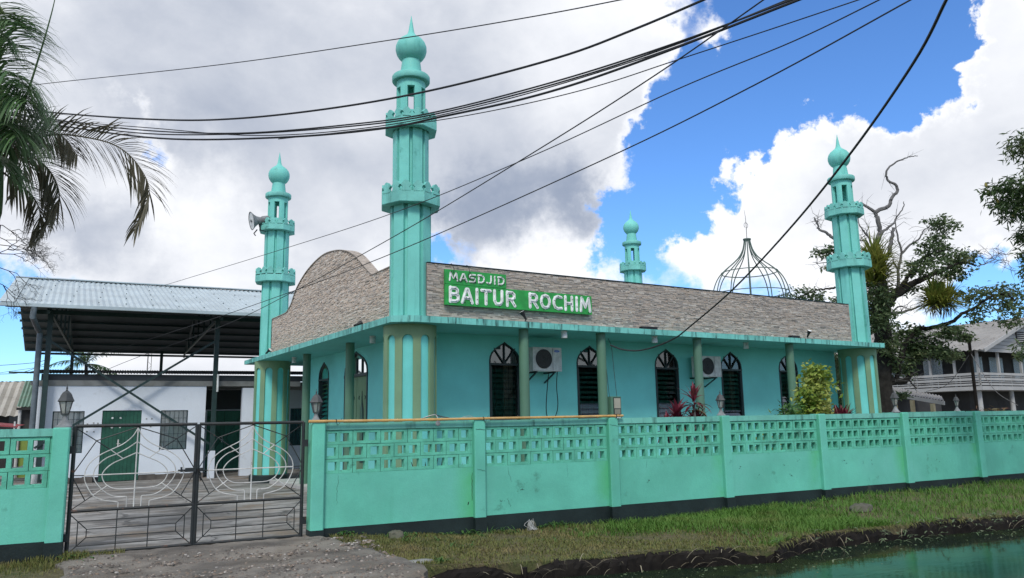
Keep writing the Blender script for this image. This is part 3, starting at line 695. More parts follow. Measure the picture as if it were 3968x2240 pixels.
def build_mosque():
    front = lambda u, d, z: (u, Y0+d, z); short = lambda u, d, z: (X0+d, u, z)
    back = lambda u, d, z: (u, Y1-d, z); right = lambda u, d, z: (X1-d, u, z)
    wl = MB(); wall_with_openings(wl, X0, X1, -.16, EZ0, [(x, .42, 1.45, 2.9, 3.42) for x in WINX], front, 0, .18); W(wl, 'wall', MT['wall'])
    ws = MB(); wall_with_openings(ws, Y0+.183, Y1, -.16, EZ0, [(22.28, .46, 1.45, 2.87, 3.39), (19.63, .85, -.1, 2.86, 3.48), (17.0, .46, 1.45, 2.87, 3.39)], short, .002, .18); W(ws, 'wall', MT['wall'])
    wb = MB(); wall_with_openings(wb, X0+.18, X1, -.16, EZ0, [(17.6, .12, 1.6, 2.5, 2.8)], back, 0, .18); W(wb, 'wall', MT['wall'])
    wr = MB(); wall_with_openings(wr, Y0+.183, Y1-.183, -.16, EZ0, [], right, .002, .18); W(wr, 'wall', MT['wall'])
    fl = MB().box(X0+.19, X1-.19, Y0+.19, Y1-.19, -.15, .12); W(fl, 'floor', MT['floor_in'])
    cl = MB().box(X0+.19, X1-.19, Y0+.19, Y1-.19, 3.5, 3.55); W(cl, 'ceiling', MT['dark_in'])
    tz = MB(); tz.box(X0-1.0, X1+.3, Y0-1.15, Y0-.002, -.34, -.03); tz.box(X0-1.0, X0-.002, Y0, Y1, -.34, -.03); W(tz, 'bounce_floor', MT['bounce_floor'])  # unseen pale floor, added to bounce light onto the walls under the eave
    # eave slab, chamfered at the near corner
    poly = [(EX0, EY1), (EX0, 14.11), (6.35, EY0), (EX1-.12, EY0), (EX1, EY0+.12), (EX1, EY1)]
    e = MB(); n = len(poly)
    e.add([(x, y, EZ1) for x, y in poly] + [(x, y, EZ0) for x, y in poly], [tuple(range(n-1, -1, -1))], 0)
    e.add([(x, y, EZ1) for x, y in poly] + [(x, y, EZ0) for x, y in poly], [(i, n+i, n+(i+1) % n, (i+1) % n) for i in range(n)], 0)
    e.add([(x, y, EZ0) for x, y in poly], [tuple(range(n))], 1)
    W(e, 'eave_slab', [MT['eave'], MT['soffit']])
    # parapets: backing wall with stone pieces proud of it
    pz0, pz1 = EZ1+.003, 4.85
    lp = MB().box(6.8, 20.75, 14.245, 14.46, pz0, pz1); lpo = W(lp, 'parapet', MT['bare'])
    yc = 19.42
    arch = [(16.02, pz1), (16.35, 5.03), (16.75, 5.28), (17.2, 5.53), (17.7, 5.72), (18.3, 5.86), (18.9, 5.94), (19.42, 5.97), (19.95, 5.94), (20.5, 5.86), (21.0, 5.75), (21.45, 5.60), (21.85, 5.43), (22.1, 5.25), (22.35, 5.05), (22.75, 4.88), (23.0, pz1)]
    arch_s = spline([(a, b, 0) for a, b in arch], 4); arch_s = [(p[0], p[1]) for p in arch_s]
    outl = [(24.42, pz0), (15.0, pz0), (15.0, pz1)] + arch_s + [(24.42, pz1)]
    sp = MB().prism(outl, lambda u, d, w: (6.325+d, u, w), 0, .22); spo = W(sp, 'parapet', MT['rim'])
    def topz(y):
        return float(np.interp(y, [p[0] for p in arch_s], [p[1] for p in arch_s])) if 16.02 < y < 23.0 else pz1
    def clad(put, u0, u1, ztop, seed):
        r = random.Random(seed); mb = MB(); z = pz0 + .002
        while z < 6.05:
            h = r.choice((.018, .023, .028, .034)); u = u0 - r.uniform(0, .2)
            while u < u1:
                l = r.choice((.05, .08, .11, .16, .22)) * r.uniform(.8, 1.2); a, b = max(u, u0), min(u+l, u1); u += l
                if b-a < .02: continue
                lim = min(ztop(a+.01), ztop(b-.01), ztop((a+b)/2))
                if z >= lim - .008: continue
                zz = min(z+h-.003, lim); dp = r.uniform(.008, .024)
                P = [put(x, d, w) for d in (0, -dp) for (x, w) in ((a, z), (b-.003, z), (b-.003, zz), (a, zz))]
                mb.add(P, [(4, 5, 6, 7), (0, 4, 7, 3), (1, 2, 6, 5), (3, 7, 6, 2), (0, 1, 5, 4)])
            z += h
        return mb
    c1 = clad(lambda u, d, w: (u, 14.246+d, w), 6.8, 20.75, lambda u: pz1, 5).build('stone_cladding', MT['clad_grey'], lpo); tag(c1, kind='stuff')
    c2 = clad(lambda u, d, w: (6.326+d, u, w), 15.0, 24.42, topz, 6).build('stone_cladding', MT['clad_warm'], spo); tag(c2, kind='stuff')
    # thin dark trims on the parapet edges
    MB().box(6.8, 20.77, 14.215, 14.48, pz1+.002, pz1+.02).build('coping_trim', MT['frame'], lpo)
    MB().box(20.752, 20.775, 14.222, 14.47, pz0, pz1).build('end_trim', MT['rim'], lpo)
    tr = MB(); A = [(15.0, pz1)] + arch_s + [(24.42, pz1)]; V = []
    for y, z in A: V += [(6.29, y, z+.003), (6.555, y, z+.003), (6.29, y, z+.022), (6.555, y, z+.022)]
    tr.add(V, [f for i in range(len(A)-1) for f in ((4*i, 4*i+4, 4*i+6, 4*i+2), (4*i+1, 4*i+3, 4*i+7, 4*i+5), (4*i+2, 4*i+6, 4*i+7, 4*i+3), (4*i, 4*i+1, 4*i+5, 4*i+4))])
    tr.build('coping_trim', MT['rim'], spo)
    MB().box(6.30, 6.56, 24.422, 24.44, pz0, pz1).build('end_trim', MT['frame'], spo)
    # low metal roof behind the parapets
    rf = MB(); yr = 19.8
    rf.prism([(14.6, 4.15), (yr, 4.95), (25.0, 4.15), (25.0, 4.05), (14.6, 4.05)], lambda u, d, w: (d, u, w), 6.9, 20.6)
    W(rf, 'roof', MT['zinc'])
    bk = MB().box(6.9, 21.2, 25.0, 25.2, EZ1+.002, 4.85); W(bk, 'parapet', MT['bare'])
    br = MB().box(20.9, 21.1, 15.0, 24.4, EZ1+.002, 4.6); W(br, 'parapet', MT['bare'])
    # round posts under the eave
    for x, y in ((9.08, 14.15), (11.19, 14.12), (14.27, 14.12), (17.85, 14.17), (6.66, 18.32), (6.64, 21.77)):
        p = MB().lathe([(.118, -.16), (.112, .5), (.108, EZ0-.002)], 20, (x, y, 0)); W(p, 'post', MT['post'], True)
    cur = [(.12, .40), (-.4, -.28), None, (.2, .4), (-.4, -.2)]
    for i, x in enumerate(WINX):
        w_ = build_window(mosque, x, .42, 1.45, 2.9, 3.42, front, frosted=i in (1, 2), curtain=cur[i]); w_.location = -OFF
    for y in (22.28, 17.0):
        w_ = build_window(mosque, y, .46, 1.45, 2.87, 3.39, short, fan=False); w_.location = -OFF
    # carved double door with fanlight on the gate side
    dc, hw = 19.63, .85; P = lambda u, d, z: short(dc+u, d, z)
    f = MB(); out = [(-hw, -.1), (hw, -.1)] + arch_top(hw, 2.86, 3.48); ins = [(-(hw-.06), -.1), (hw-.06, -.1)] + [(u*(hw-.06)/hw, z-.05*max(0, (z-2.86)/.62)) for u, z in arch_top(hw, 2.86, 3.48)]
    f.ring(out, ins, P, -.02, .1); f.prism([(-hw, 2.80), (hw, 2.80), (hw, 2.88), (-hw, 2.88)], P, -.03, .1)
    for u in (-.4, 0, .4): f.prism([(u-.02, 2.88), (u+.02, 2.88), (u+.02, 3.30), (u-.02, 3.30)], P, .0, .06)
    door = f.build('door', MT['frame'], mosque); door.location = -OFF
    MB().prism([(-(hw-.07), 2.88), (hw-.07, 2.88)] + [(u*.9, z-.06) for u, z in arch_top(hw, 2.9, 3.46)], P, .03, .035).build('fanlight', MT['glass'], door)
    for sx in (-1, 1):
        a = MB()
        a.prism([(0.012*sx, .02), (sx*(hw-.06), .02), (sx*(hw-.06), 2.8), (.012*sx, 2.8)], P, .04, .075)
        for i in range(8):
            u = sx*(.03+.095*i); a.prism([(u, .05), (u+sx*.082, .05), (u+sx*.082, 2.78), (u, 2.78)], P, .03, .041)
        lf = a.build('door_leaf', MT['olive'], door)
        cu = sx*.40
        sh = [(cu-.12, .6), (cu+.12, .6), (cu+.12, 1.75), (cu+.10, 1.95), (cu+.03, 2.15), (cu, 2.42), (cu-.03, 2.15), (cu-.10, 1.95), (cu-.12, 1.75)]
        MB().prism(sh, P, .018, .031).build('carved_panel', MT['frame'], lf)
        sh2 = [(cu+(u-cu)*.62, 1.5+(z-1.5)*.85) for u, z in sh]
        MB().prism(sh2, P, .008, .019).build('carved_panel', MT['post'], lf)
        for q in (-1, 1):
            cr = [(cu+q*.2+.035*math.cos(t)*q, 2.25+.05*math.sin(t)) for t in np.linspace(-2.0, 2.0, 9)] + [(cu+q*.2-.012*q+.03*math.cos(t)*q, 2.25+.04*math.sin(t)) for t in np.linspace(1.9, -1.9, 9)]
            MB().prism(cr, P, .016, .031).build('carved_moon', MT['frame'], lf)
build_mosque()

# ------------------------------------------------------------------ boundary wall
PITCH = 2.625
def block_mesh(w, holes):
    """pierced concrete block, rounded off a little by its bevelled face rim; local x 0..w, y 0..0.11, z 0..0.207"""
    h = .207; mb = MB(); xs = [0]; 
    hw, m0 = .132, (.207-.132)/2
    gap = (w - holes*hw)/(holes+1)
    for k in range(holes): xs += [gap+k*(hw+gap), gap+k*(hw+gap)+hw]
    xs.append(w); zs = [0, m0, m0+.132, h]
    for y, flip in ((0, False), (.11, True)):
        for i in range(len(xs)-1):
            for j in range(3):
                if j == 1 and i % 2 == 1: continue
                q = [(xs[i], y, zs[j]), (xs[i+1], y, zs[j]), (xs[i+1], y, zs[j+1]), (xs[i], y, zs[j+1])]
                mb.add(q, [(3, 2, 1, 0) if flip else (0, 1, 2, 3)])
    for k in range(holes):   # hole sides, slightly tapered inward
        a, b = xs[1+2*k], xs[2+2*k]; t = .006
        F = [(a, 0, zs[1]), (b, 0, zs[1]), (b, 0, zs[2]), (a, 0, zs[2])]; B = [(a+t, .06, zs[1]+t), (b-t, .06, zs[1]+t), (b-t, .06, zs[2]-t), (a+t, .06, zs[2]-t)]; K = [(a, .11, zs[1]), (b, .11, zs[1]), (b, .11, zs[2]), (a, .11, zs[2])]
        mb.add(F+B+K, [(i+4*r, i+4*r+4, (i+1) % 4+4*r+4, (i+1) % 4+4*r) for r in (0, 1) for i in range(4)])
    mb.add([(0, 0, 0), (w, 0, 0), (w, .11, 0), (0, .11, 0), (0, 0, h), (w, 0, h), (w, .11, h), (0, .11, h)], [(0, 3, 2, 1), (4, 5, 6, 7), (0, 4, 7, 3), (1, 2, 6, 5)])
    return mb.mesh('block', MT['fence_block'])
def build_boundary(label, s_first, n_panels, first_post, seed, pb=.089, pitch=PITCH, post_w=.2):
    """posts carry a pierced-block screen on a solid plastered wall; s_first: right edge of the first post"""
    root = thing('boundary_wall', label, 'wall', FP(s_first, 0, 0), FA)
    r = random.Random(seed); B2 = block_mesh(.428, 2); B1 = block_mesh(.214, 1); BF = .436
    inn = pitch - post_w
    post = MB(); f = .018
    prof = [(-post_w, -.09+f), (-post_w+f, -.09), (-f, -.09), (0, -.09+f), (0, .16), (-post_w, .16)]
    V = [(x, y, z) for z in (pb-.01, 1.60, 1.622) for x, y in (prof if z < 1.61 else [(x*.94-.006, y*.94) for x, y in prof])]
    n = len(prof)
    post.add(V, [(i*n+j, i*n+(j+1) % n, (i+1)*n+(j+1) % n, (i+1)*n+j) for i in range(2) for j in range(n)] + [tuple(range(n-1, -1, -1)), tuple(range(2*n, 3*n))])
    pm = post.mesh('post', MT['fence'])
    pbm = MB().box(-post_w-.004, .004, -.094, .155, -.5, pb-.012).mesh('post_base', MT['black_base'])
    for i in range(n_panels+1):
        if i == n_panels and not first_post: continue
        o = put_obj('post', pm, root, (i*pitch, 0, 0)); put_obj('post_base', pbm, o)
    for i in range(n_panels):
        a = i*pitch + .001; b = a + inn - .002
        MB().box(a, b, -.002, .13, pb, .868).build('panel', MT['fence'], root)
        MB().box(a, b, -.006, .125, -.5, pb-.003).build('base_course', MT['black_base'], root)
        MB().box(a, b, -.016, .145, 1.512, 1.612).build('coping', MT['coping'], root)
        # mortar bed between rows is recessed
        for row in range(3):
            z = .870 + row*.2135; x = a; half = (row + (0 if seed % 2 else 1)) % 2 == 1
            seq = []
            if half: seq.append('h')
            while True:
                used = sum(BF if q == 'f' else BF/2 for q in seq); left = inn - used
                if left > BF: seq.append('f')
                elif left > BF*.52: seq.append('h'); 
                else: break
            for q in seq:
                o = put_obj('block', B2 if q == 'f' else B1, root, (x+.004, r.uniform(-.003, .003)+.004, z + r.uniform(-.002, .002)))
                o.rotation_euler = (0, 0, r.uniform(-.006, .006)); x += BF if q == 'f' else BF/2
            if b-x > .012: MB().box(x+.002, b, .012, .10, z, z+.205).build('mortar_fill', MT['fence_block'], root)
        for row in range(4):
            z = .870 + row*.2135 - .0075
            MB().box(a, b, .014, .10, z, z+.0085).build('mortar_bed', MT['mortar'], root)
    return root
build_boundary('long turquoise boundary wall with pierced block screen right of the gate', 0.0, 9, True, 3)
bl = build_boundary('short turquoise wall with lantern post left of the gate', -3.315-PITCH, 1, True, 4, .20)

# worn plaster scars on the wall: thin dark flakes are paint, deeper hollows are real chips
def build_scars():
    r = random.Random(11); mb = MB()
    for s, z, k in ((8.2, .62, 1), (8.55, .45, 1), (9.35, .6, 1), (9.45, .40, 2), (9.75, .62, 1), (11.05, .62, 2), (11.65, .62, 1), (11.9, .6, 1), (14.0, .5, 1), (5.9, .5, 1), (3.3, .45, 1), (3.0, .3, 1)):
        for _ in range(2*k):
            x = s + r.gauss(0, .05); w = r.uniform(.006, .018); zz = z + r.gauss(0, .04); n = 13; th = r.uniform(-.8, .8)
            P = []
            for i in range(n):
                q = w*r.choice((.25, .5, .9, 1.6, .6)); u, v = q*1.7*math.cos(6.28*i/n), q*.6*math.sin(6.28*i/n); P.append((x+u*math.cos(th)-v*math.sin(th), -.0045, zz+u*math.sin(th)+v*math.cos(th)))
            mb.add(P, [tuple(range(n))])
    o = mb.build('paint_scars', paint('scar', (.035, .09, .075), .8, .3, 5), bpy.data.objects['boundary_wall']); tag(o, 'dark flaked scars in the paint', kind='stuff')
build_scars()
def build_cracks():
    root = bpy.data.objects['boundary_wall']; r = random.Random(5); mt = paint('crack', (.015, .03, .025), .9)
    def crack(pts, w, y=-.0035):
        n = len(pts); V = []
        for i, (x, z) in enumerate(pts):
            k = w*(.4+.6*math.sin(math.pi*(i+.5)/n)); dx = 0 if abs(pts[-1][0]-pts[0][0]) > abs(pts[-1][1]-pts[0][1]) else 1
            V += [(x-k*dx, y, z-k*(1-dx)), (x+k*dx, y, z+k*(1-dx))]
        MB().add(V, [(2*i, 2*i+1, 2*i+3, 2*i+2) for i in range(n-1)]).build('crack', mt, root)
    def walk(x0, z0, x1, z1, n, j): return [(x0+(x1-x0)*i/n+r.gauss(0, j), z0+(z1-z0)*i/n+r.gauss(0, j*.4)) for i in range(n+1)]
    crack(walk(.22, .86, .20, .42, 14, .008), .0022); crack(walk(2.41, .78, 2.405, .34, 10, .003), .006); crack(walk(2.35, .33, 2.33, .28, 4, .006), .009)
    crack(walk(2.43, 1.475, 2.62, 1.46, 7, .006), .004, -.0935); crack(walk(2.45, .84, 2.62, .80, 6, .006), .0025, -.0935); crack(walk(5.06, 1.50, 5.24, 1.47, 7, .006), .003, -.0935)
    crack(walk(3.05, .84, 3.12, .6, 8, .006), .002); crack(walk(3.05, .35, 3.10, .2, 6, .008), .003); crack(walk(5.9, .85, 5.88, .7, 5, .004), .0018); crack(walk(4.2, .85, 4.22, .62, 6, .004), .0015)
build_cracks()

# ------------------------------------------------------------------ gate leaves
def build_leaf(label, s0, s1, flip):
    root = thing('gate_leaf', label, 'gate', FP(s0 if not flip else s1, .05, 0), FA, 'gate leaves')
    w = s1-s0; K = w/1.49
    def P(u, z): return ((u*K if not flip else -u*K), 0, z)     # u 0 at the hinge, 1.49 at the meeting stile
    C = .745
    def fr(nm, a, b, r): MB().bar(P(*a), P(*b), r, 8).build(nm, MT['gate'], root, True)
    zt, zm, zb = 1.635, .545, .0
    fr('stile', (0, zb-.02), (0, zt), .025); fr('stile', (1.49, zb), (1.49, zt), .023)
    fr('rail', (0, zt), (1.49, zt), .022); fr('rail', (0, zm), (1.49, zm), .020); fr('rail', (0, zb+.012), (1.49, zb+.012), .020)
    dk, wh = 'bar', 'scroll_bar'; gm = {'bar': MT['gate'], 'scroll_bar': MT['white_bar']}; th, tw = .0072, .0072
    for sx in (1, -1):
        X = lambda u: C + sx*(u)
        def pl(nm, pts, r=th): MB().tube([P(X(u), z) for u, z in pts], r, 5).build(nm, gm[nm], root, True)
        # dark rays of the upper panel
        pl(dk, [(-.745, zt-.02), (-.49, 1.44)]); pl(dk, [(-.49, 1.44), (-.32, 1.32)]); pl(dk, [(-.49, 1.44), (0, 1.61)]); pl(dk, [(-.49, 1.44), (-.745, 1.01)]); pl(dk, [(-.745, .99), (-.575, .67)]); pl(dk, [(-.745, zm+.01), (-.49, .735)])
        pl(dk, [(-.745, 1.0), (-.60, .995)])
        # lower spider
        pl(dk, [(-.745, .52), (-.64, .415), (-.535, .31), (-.535, .205), (-.64, .105), (-.745, .01)]); pl(dk, [(-.64, .415), (-.64, .105)]); pl(dk, [(-.19, zm), (-.19, .02)])
        # white onion: three nested outlines
        o1 = spline([(0, 1.60, 0), (-.06, 1.49, 0), (-.17, 1.39, 0), (-.32, 1.315, 0), (-.435, 1.255, 0), (-.535, 1.17, 0), (-.588, 1.08, 0), (-.602, .985, 0), (-.58, .89, 0), (-.49, .735, 0), (-.375, .67, 0), (-.205, .635, 0)], 4)
        o2 = spline([(0, 1.415, 0), (-.107, 1.335, 0), (-.235, 1.263, 0), (-.35, 1.215, 0), (-.44, 1.14, 0), (-.487, 1.065, 0), (-.495, .977, 0), (-.455, .886, 0), (-.37, .787, 0), (-.285, .727, 0), (-.21, .703, 0), (-.098, .698, 0)], 4)
        o3 = spline([(0, 1.27, 0), (-.16, 1.195, 0), (-.275, 1.14, 0), (-.355, 1.073, 0), (-.397, .998, 0), (-.38, .92, 0), (-.328, .853, 0), (-.22, .805, 0), (0, .80, 0)], 4)
        pl(wh, [(a, b) for a, b, _ in o1] + [(-.187, .63), (-.185, zm)], tw); pl(wh, [(a, b) for a, b, _ in o2] + [(-.088, .69), (-.087, zm)], tw); pl(wh, [(a, b) for a, b, _ in o3], tw)
        pl(wh, [(-.32, 1.32), (-.16, 1.195)], tw); pl(wh, [(-.49, .735), (-.328, .853)], tw)
    for z, e in ((.415, .64), (.31, .535), (.205, .535), (.105, .64)): MB().tube([P(C-e, z), P(C+e, z)], th, 5).build('bar', MT['gate'], root, True)
    MB().bar(P(C, 1.60), P(C, zm), .010, 5).build('scroll_bar', MT['white_bar'], root); MB().bar(P(C-.60, .995), P(C+.60, .995), .009, 5).build('scroll_bar', MT['white_bar'], root)
    for z in (1.33, .22):
        MB().box(-.07, .01, -.03, .03, z-.05, z+.05, put=(lambda x, y, q: (x, y, q)) if not flip else (lambda x, y, q: (-x, y, q))).build('hinge', MT['gate'], root)
    if not flip:
        b = MB(); b.bar(P(1.27, 1.01), P(1.60, 1.01), .011, 6); b.box(1.36*K, 1.50*K, -.05, -.012, .985, 1.04); b.box(1.30*K, 1.325*K, -.04, -.01, .99, 1.055)
        b.build('bolt', MT['gate'], root)
    else:
        b = MB(); b.tube([P(1.47, 1.0), P(1.45, .95), P(1.455, .9), P(1.44, .86)], .010, 5); b.box(-1.47*K, -1.42*K, -.05, -.012, .985, 1.035); b.build('chain', MT['gate'], root)
build_leaf('left black steel gate leaf with a complete white onion scroll', -3.268, -1.776, False)
build_leaf('right black steel gate leaf with a dented white onion scroll', -1.742, -.30, True)

# ------------------------------------------------------------------ lanterns on the wall
def build_lantern(label, loc, k=1.0):
    root = thing('lantern', label, 'lantern', loc, .5, 'lanterns on the wall posts'); root.scale = (k, k, k)
    MB().lathe([(.088, 0), (.085, .018), (.062, .04), (.038, .085), (.026, .125), (.03, .14), (.045, .15)], 16).build('pedestal', MT['lantern_base'], root, True)
    fr = MB(); n = 6
    for j in range(n):
        a = math.pi/3*j; fr.bar((.042*math.cos(a), .042*math.sin(a), .155), (.078*math.cos(a), .078*math.sin(a), .30), .006, 4)
    fr.lathe([(.03, .148), (.05, .150), (.05, .162), (.03, .162)], 6)
    fr.build('cage', MT['lantern_metal'], root)
    MB().lathe([(.038, .16), (.07, .298)], 6).build('glass_body', MT['lantern_glass'], root)
    MB().lathe([(.094, .298), (.10, .305), (.09, .325), (.078, .345), (.066, .375), (.05, .40), (.03, .417), (.018, .425)], 6).build('roof_cap', MT['lantern_metal'], root)
    MB().lathe([(.008, .42), (.014, .432), (.006, .445), (.013, .458), (.005, .475), (.002, .505)], 8).build('finial', MT['lantern_metal'], root, True)
for s, d, z, k, l in ((-3.40, .05, 1.622, 1.12, 'grey six sided lantern on the wall post left of the gate'),
                      (-.12, .05, 1.622, 1.0, 'weathered lantern on the gate post beside the end of the bamboo pole'),
                      (7.775, .05, 1.622, .98, 'dark lantern on a wall post beside the red leaved plants'),
                      (12.90, .06, 1.622, 1.05, 'pale footed lantern on the wall below the dark tree trunk')):
    build_lantern(l, FP(s, d, z), k)
_p = at(2408, 1030, 24.0); build_lantern('smallest lantern far along the wall before the wooden house', (_p[0], _p[1], 1.63), 1.05)
# the far lantern stands on a cross wall
cw = thing('cross_wall', 'low turquoise cross wall carrying the smallest lantern', 'wall', (_p[0], _p[1], 0))
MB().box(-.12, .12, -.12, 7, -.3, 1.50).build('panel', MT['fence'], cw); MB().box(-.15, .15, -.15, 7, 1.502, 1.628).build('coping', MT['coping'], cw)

# bamboo pole lying on the wall top, its ties and the wires by it
bp = thing('bamboo_pole', 'long yellow bamboo pole tied along the top of the wall', 'pole', FP(2.6, -.05, 1.64), FA)
pts = [(-2.86, -.045, .005), (-1.5, -.04, .0), (0, -.045, .004), (1.4, -.04, .006), (2.76, -.03, .012)]
MB().tube(spline(pts, 6), .021, 8).build('cane', MT['bamboo'], bp, True)
kn = MB()
for x in np.arange(-2.6, 2.7, .37): kn.lathe([(.0215, -.006), (.0245, 0), (.0215, .006)], 8, (0, 0, 0)); q = kn.v[-24:]; kn.v[-24:] = [(x+v[2], -.042+v[0], .004+v[1]) for v in q]
kn.build('node', MT['bamboo'], bp)
for x in (-2.45, .0-.02, 2.6):
    t = MB(); t.tube([(x, -.042+.027*math.cos(a), .004+.027*math.sin(a)) for a in np.linspace(0, 6.28, 12)], .006, 4); t.tube([(x, -.06, -.015), (x+.02, -.07, -.06), (x+.05, -.05, -.03), (x+.09, -.045, .05)], .004, 4); t.build('tie', MT['black'], bp)
wr = thing('wire_bundle', 'tangle of cut wire and a hanging round tag over the bamboo pole', 'wire', FP(1.72, -.03, 1.64), FA)
m = MB(); m.tube(spline([(-.17, .02, .02), (-.1, .0, .05), (0, -.02, .075), (.05, -.01, .07), (.06, -.05, .03), (.055, -.075, -.05)], 5), .006, 5); m.build('wire', MT['white_bar'], wr)
m = MB(); m.tube(spline([(-.18, .02, .02), (-.08, .01, .045), (.04, 0, .085), (.09, 0, .06), (.3, .02, .02)], 5), .008, 5); m.build('wire', MT['lantern_metal'], wr)
MB().lathe([(.0, -.012), (.035, -.008), (.042, 0), (.035, .008), (0, .012)], 14).build('round_tag', MT['lantern_base'], wr, True, (.056, -.085, -.06)).rotation_euler = (1.5, 0, 0)
w2 = thing('wire_loop', 'thin pale wire loop on the wall top near the second post', 'wire', FP(2.15, .02, 1.615), FA)
MB().tube(spline([(0, 0, .0), (.1, 0, .05), (.2, -.02, .075), (.28, -.03, .06), (.29, -.05, .01)], 6), .004, 4).build('strand', MT['white_bar'], w2)

# ------------------------------------------------------------------ sign
STROKES = {   # letter strokes in a 0..1 box (width, height 1)
    'M': (1.05, [[(.0, 0), (.12, 1), (.52, .3), (.92, 1), (1.05, 0)]]),
    'A': (.95, [[(.0, 0), (.40, .95), (.55, .95), (.95, 0)], [(.22, .33), (.73, .33)]]),
    'S': (.85, [[(.82, .95), (.25, .95), (.06, .82), (.06, .64), (.25, .52), (.62, .52), (.80, .38), (.80, .18), (.62, .04), (.02, .04)]]),
    'D': (.88, [[(.10, 0), (.10, 1)], [(.0, .96), (.52, .96), (.84, .72), (.84, .28), (.52, .04), (.10, .04)]]),
    'J': (.7, [[(.62, 1), (.62, .22), (.46, .04), (.18, .04), (.02, .12)]]),
    'I': (.2, [[(.1, 0), (.1, 1)]]),
    'B': (.85, [[(.1, 0), (.1, 1)], [(.1, .96), (.58, .96), (.76, .84), (.76, .66), (.58, .54), (.1, .54)], [(.58, .54), (.82, .42), (.82, .16), (.6, .04), (.1, .04)]]),
    'T': (.85, [[(.0, .96), (.85, .96)], [(.42, .96), (.42, 0)]]),
    'U': (.88, [[(.06, 1), (.06, .28), (.22, .06), (.62, .06), (.80, .28), (.80, 1)]]),
    'R': (.88, [[(.1, 0), (.1, 1)], [(.1, .96), (.60, .96), (.80, .82), (.80, .60), (.60, .47), (.1, .47)], [(.45, .47), (.86, 0)]]),
    'O': (1.0, [[(.5, .97), (.2, .87), (.06, .62), (.06, .38), (.2, .13), (.5, .03), (.8, .13), (.94, .38), (.94, .62), (.8, .87), (.5, .97)]]),
    'C': (.9, [[(.88, .90), (.5, .97), (.2, .87), (.06, .62), (.06, .38), (.2, .13), (.5, .03), (.88, .08)]]),
    'H': (.88, [[(.08, 0), (.08, 1)], [(.80, 0), (.80, 1)], [(.08, .5), (.80, .5)]])}
def build_sign():
    sg = thing('name_sign', 'green mosque name sign with white rounded neon letters on the stone parapet', 'sign', (7.16, 14.15, 3.98))
    MB().box(0, 3.80, -.03, .03, .005, .438).build('panel', MT['sign_green'], sg)
    MB().box(0, 1.48, -.03, .03, .446, .75).build('panel', MT['sign_green'], sg)
    sc_ = MB()
    for x in (.1, 1.3, 2.45, 3.7): sc_.box(x-.012, x+.012, -.036, -.029, .39, .405); sc_.box(x-.012, x+.012, -.036, -.029, .03, .045)
    for x in (.15, .6, 1.3): sc_.box(x-.012, x+.012, -.036, -.029, .71, .725)
    sc_.build('screw', MT['black'], sg)
    def word(txt, x0, x1, z0, h, sw, tw):
        tot = sum(STROKES[c][0] if c != ' ' else .75 for c in txt) + .36*(len(txt)-1); k = (x1-x0)/tot; x = x0
        for c in txt:
            if c == ' ': x += (.75+.36)*k; continue
            w, st = STROKES[c]; mb = MB(); tb = MB(); cl = MB()
            for li, pl in enumerate(st):
                P = [(x+u*k, z0+v*h) for u, v in pl]
                # flat rounded stroke
                for (ax, az), (bx, bz) in zip(P[:-1], P[1:]):
                    a = math.atan2(bz-az, bx-ax); n = 7
                    o = [(ax+sw*math.cos(a+math.pi/2+t), az+sw*math.sin(a+math.pi/2+t)) for t in np.linspace(0, math.pi, n)] + [(bx+sw*math.cos(a-math.pi/2+t), bz+sw*math.sin(a-math.pi/2+t)) for t in np.linspace(0, math.pi, n)]
                    dz = .0012*li + .0006*(P.index((ax, az)) % 2)
                    mb.prism(o, lambda u, d, q: (u, d, q), -.042-dz, -.031)
                tb.tube([(u, -.058, q) for u, q in P], tw, 5)
                L = P[1:-1] if len(P) > 3 else P
                for u, q in (L[::2] if len(L) > 2 else [((P[0][0]*.75+P[-1][0]*.25), P[0][1]*.75+P[-1][1]*.25), ((P[0][0]*.2+P[-1][0]*.8), P[0][1]*.2+P[-1][1]*.8)]):
                    cl.box(u-.005, u+.005, -.068, -.045, q-.011, q+.011)
            lo = mb.build('letter', MT['letter'], sg); tb.build('neon_tube', MT['letter'], lo, True); cl.build('tube_clip', MT['black'], lo)
            x += (w+.36)*k
    word('MASDJID', .10, 1.42, .52, .165, .017, .007)
    word('BAITUR ROCHIM', .09, 3.74, .075, .30, .034, .009)
    for x, z in ((.15, .87), (.52, .87)):
        MB().tube(spline([(x, .03, z-.01), (x, -.035, z), (x+.05, -.05, z-.12), (x+.02, -.05, z-.25), (x+.2, -.05, z-.36)], 6), .006, 5).build('feed_cable', MT['black'], sg)
build_sign()

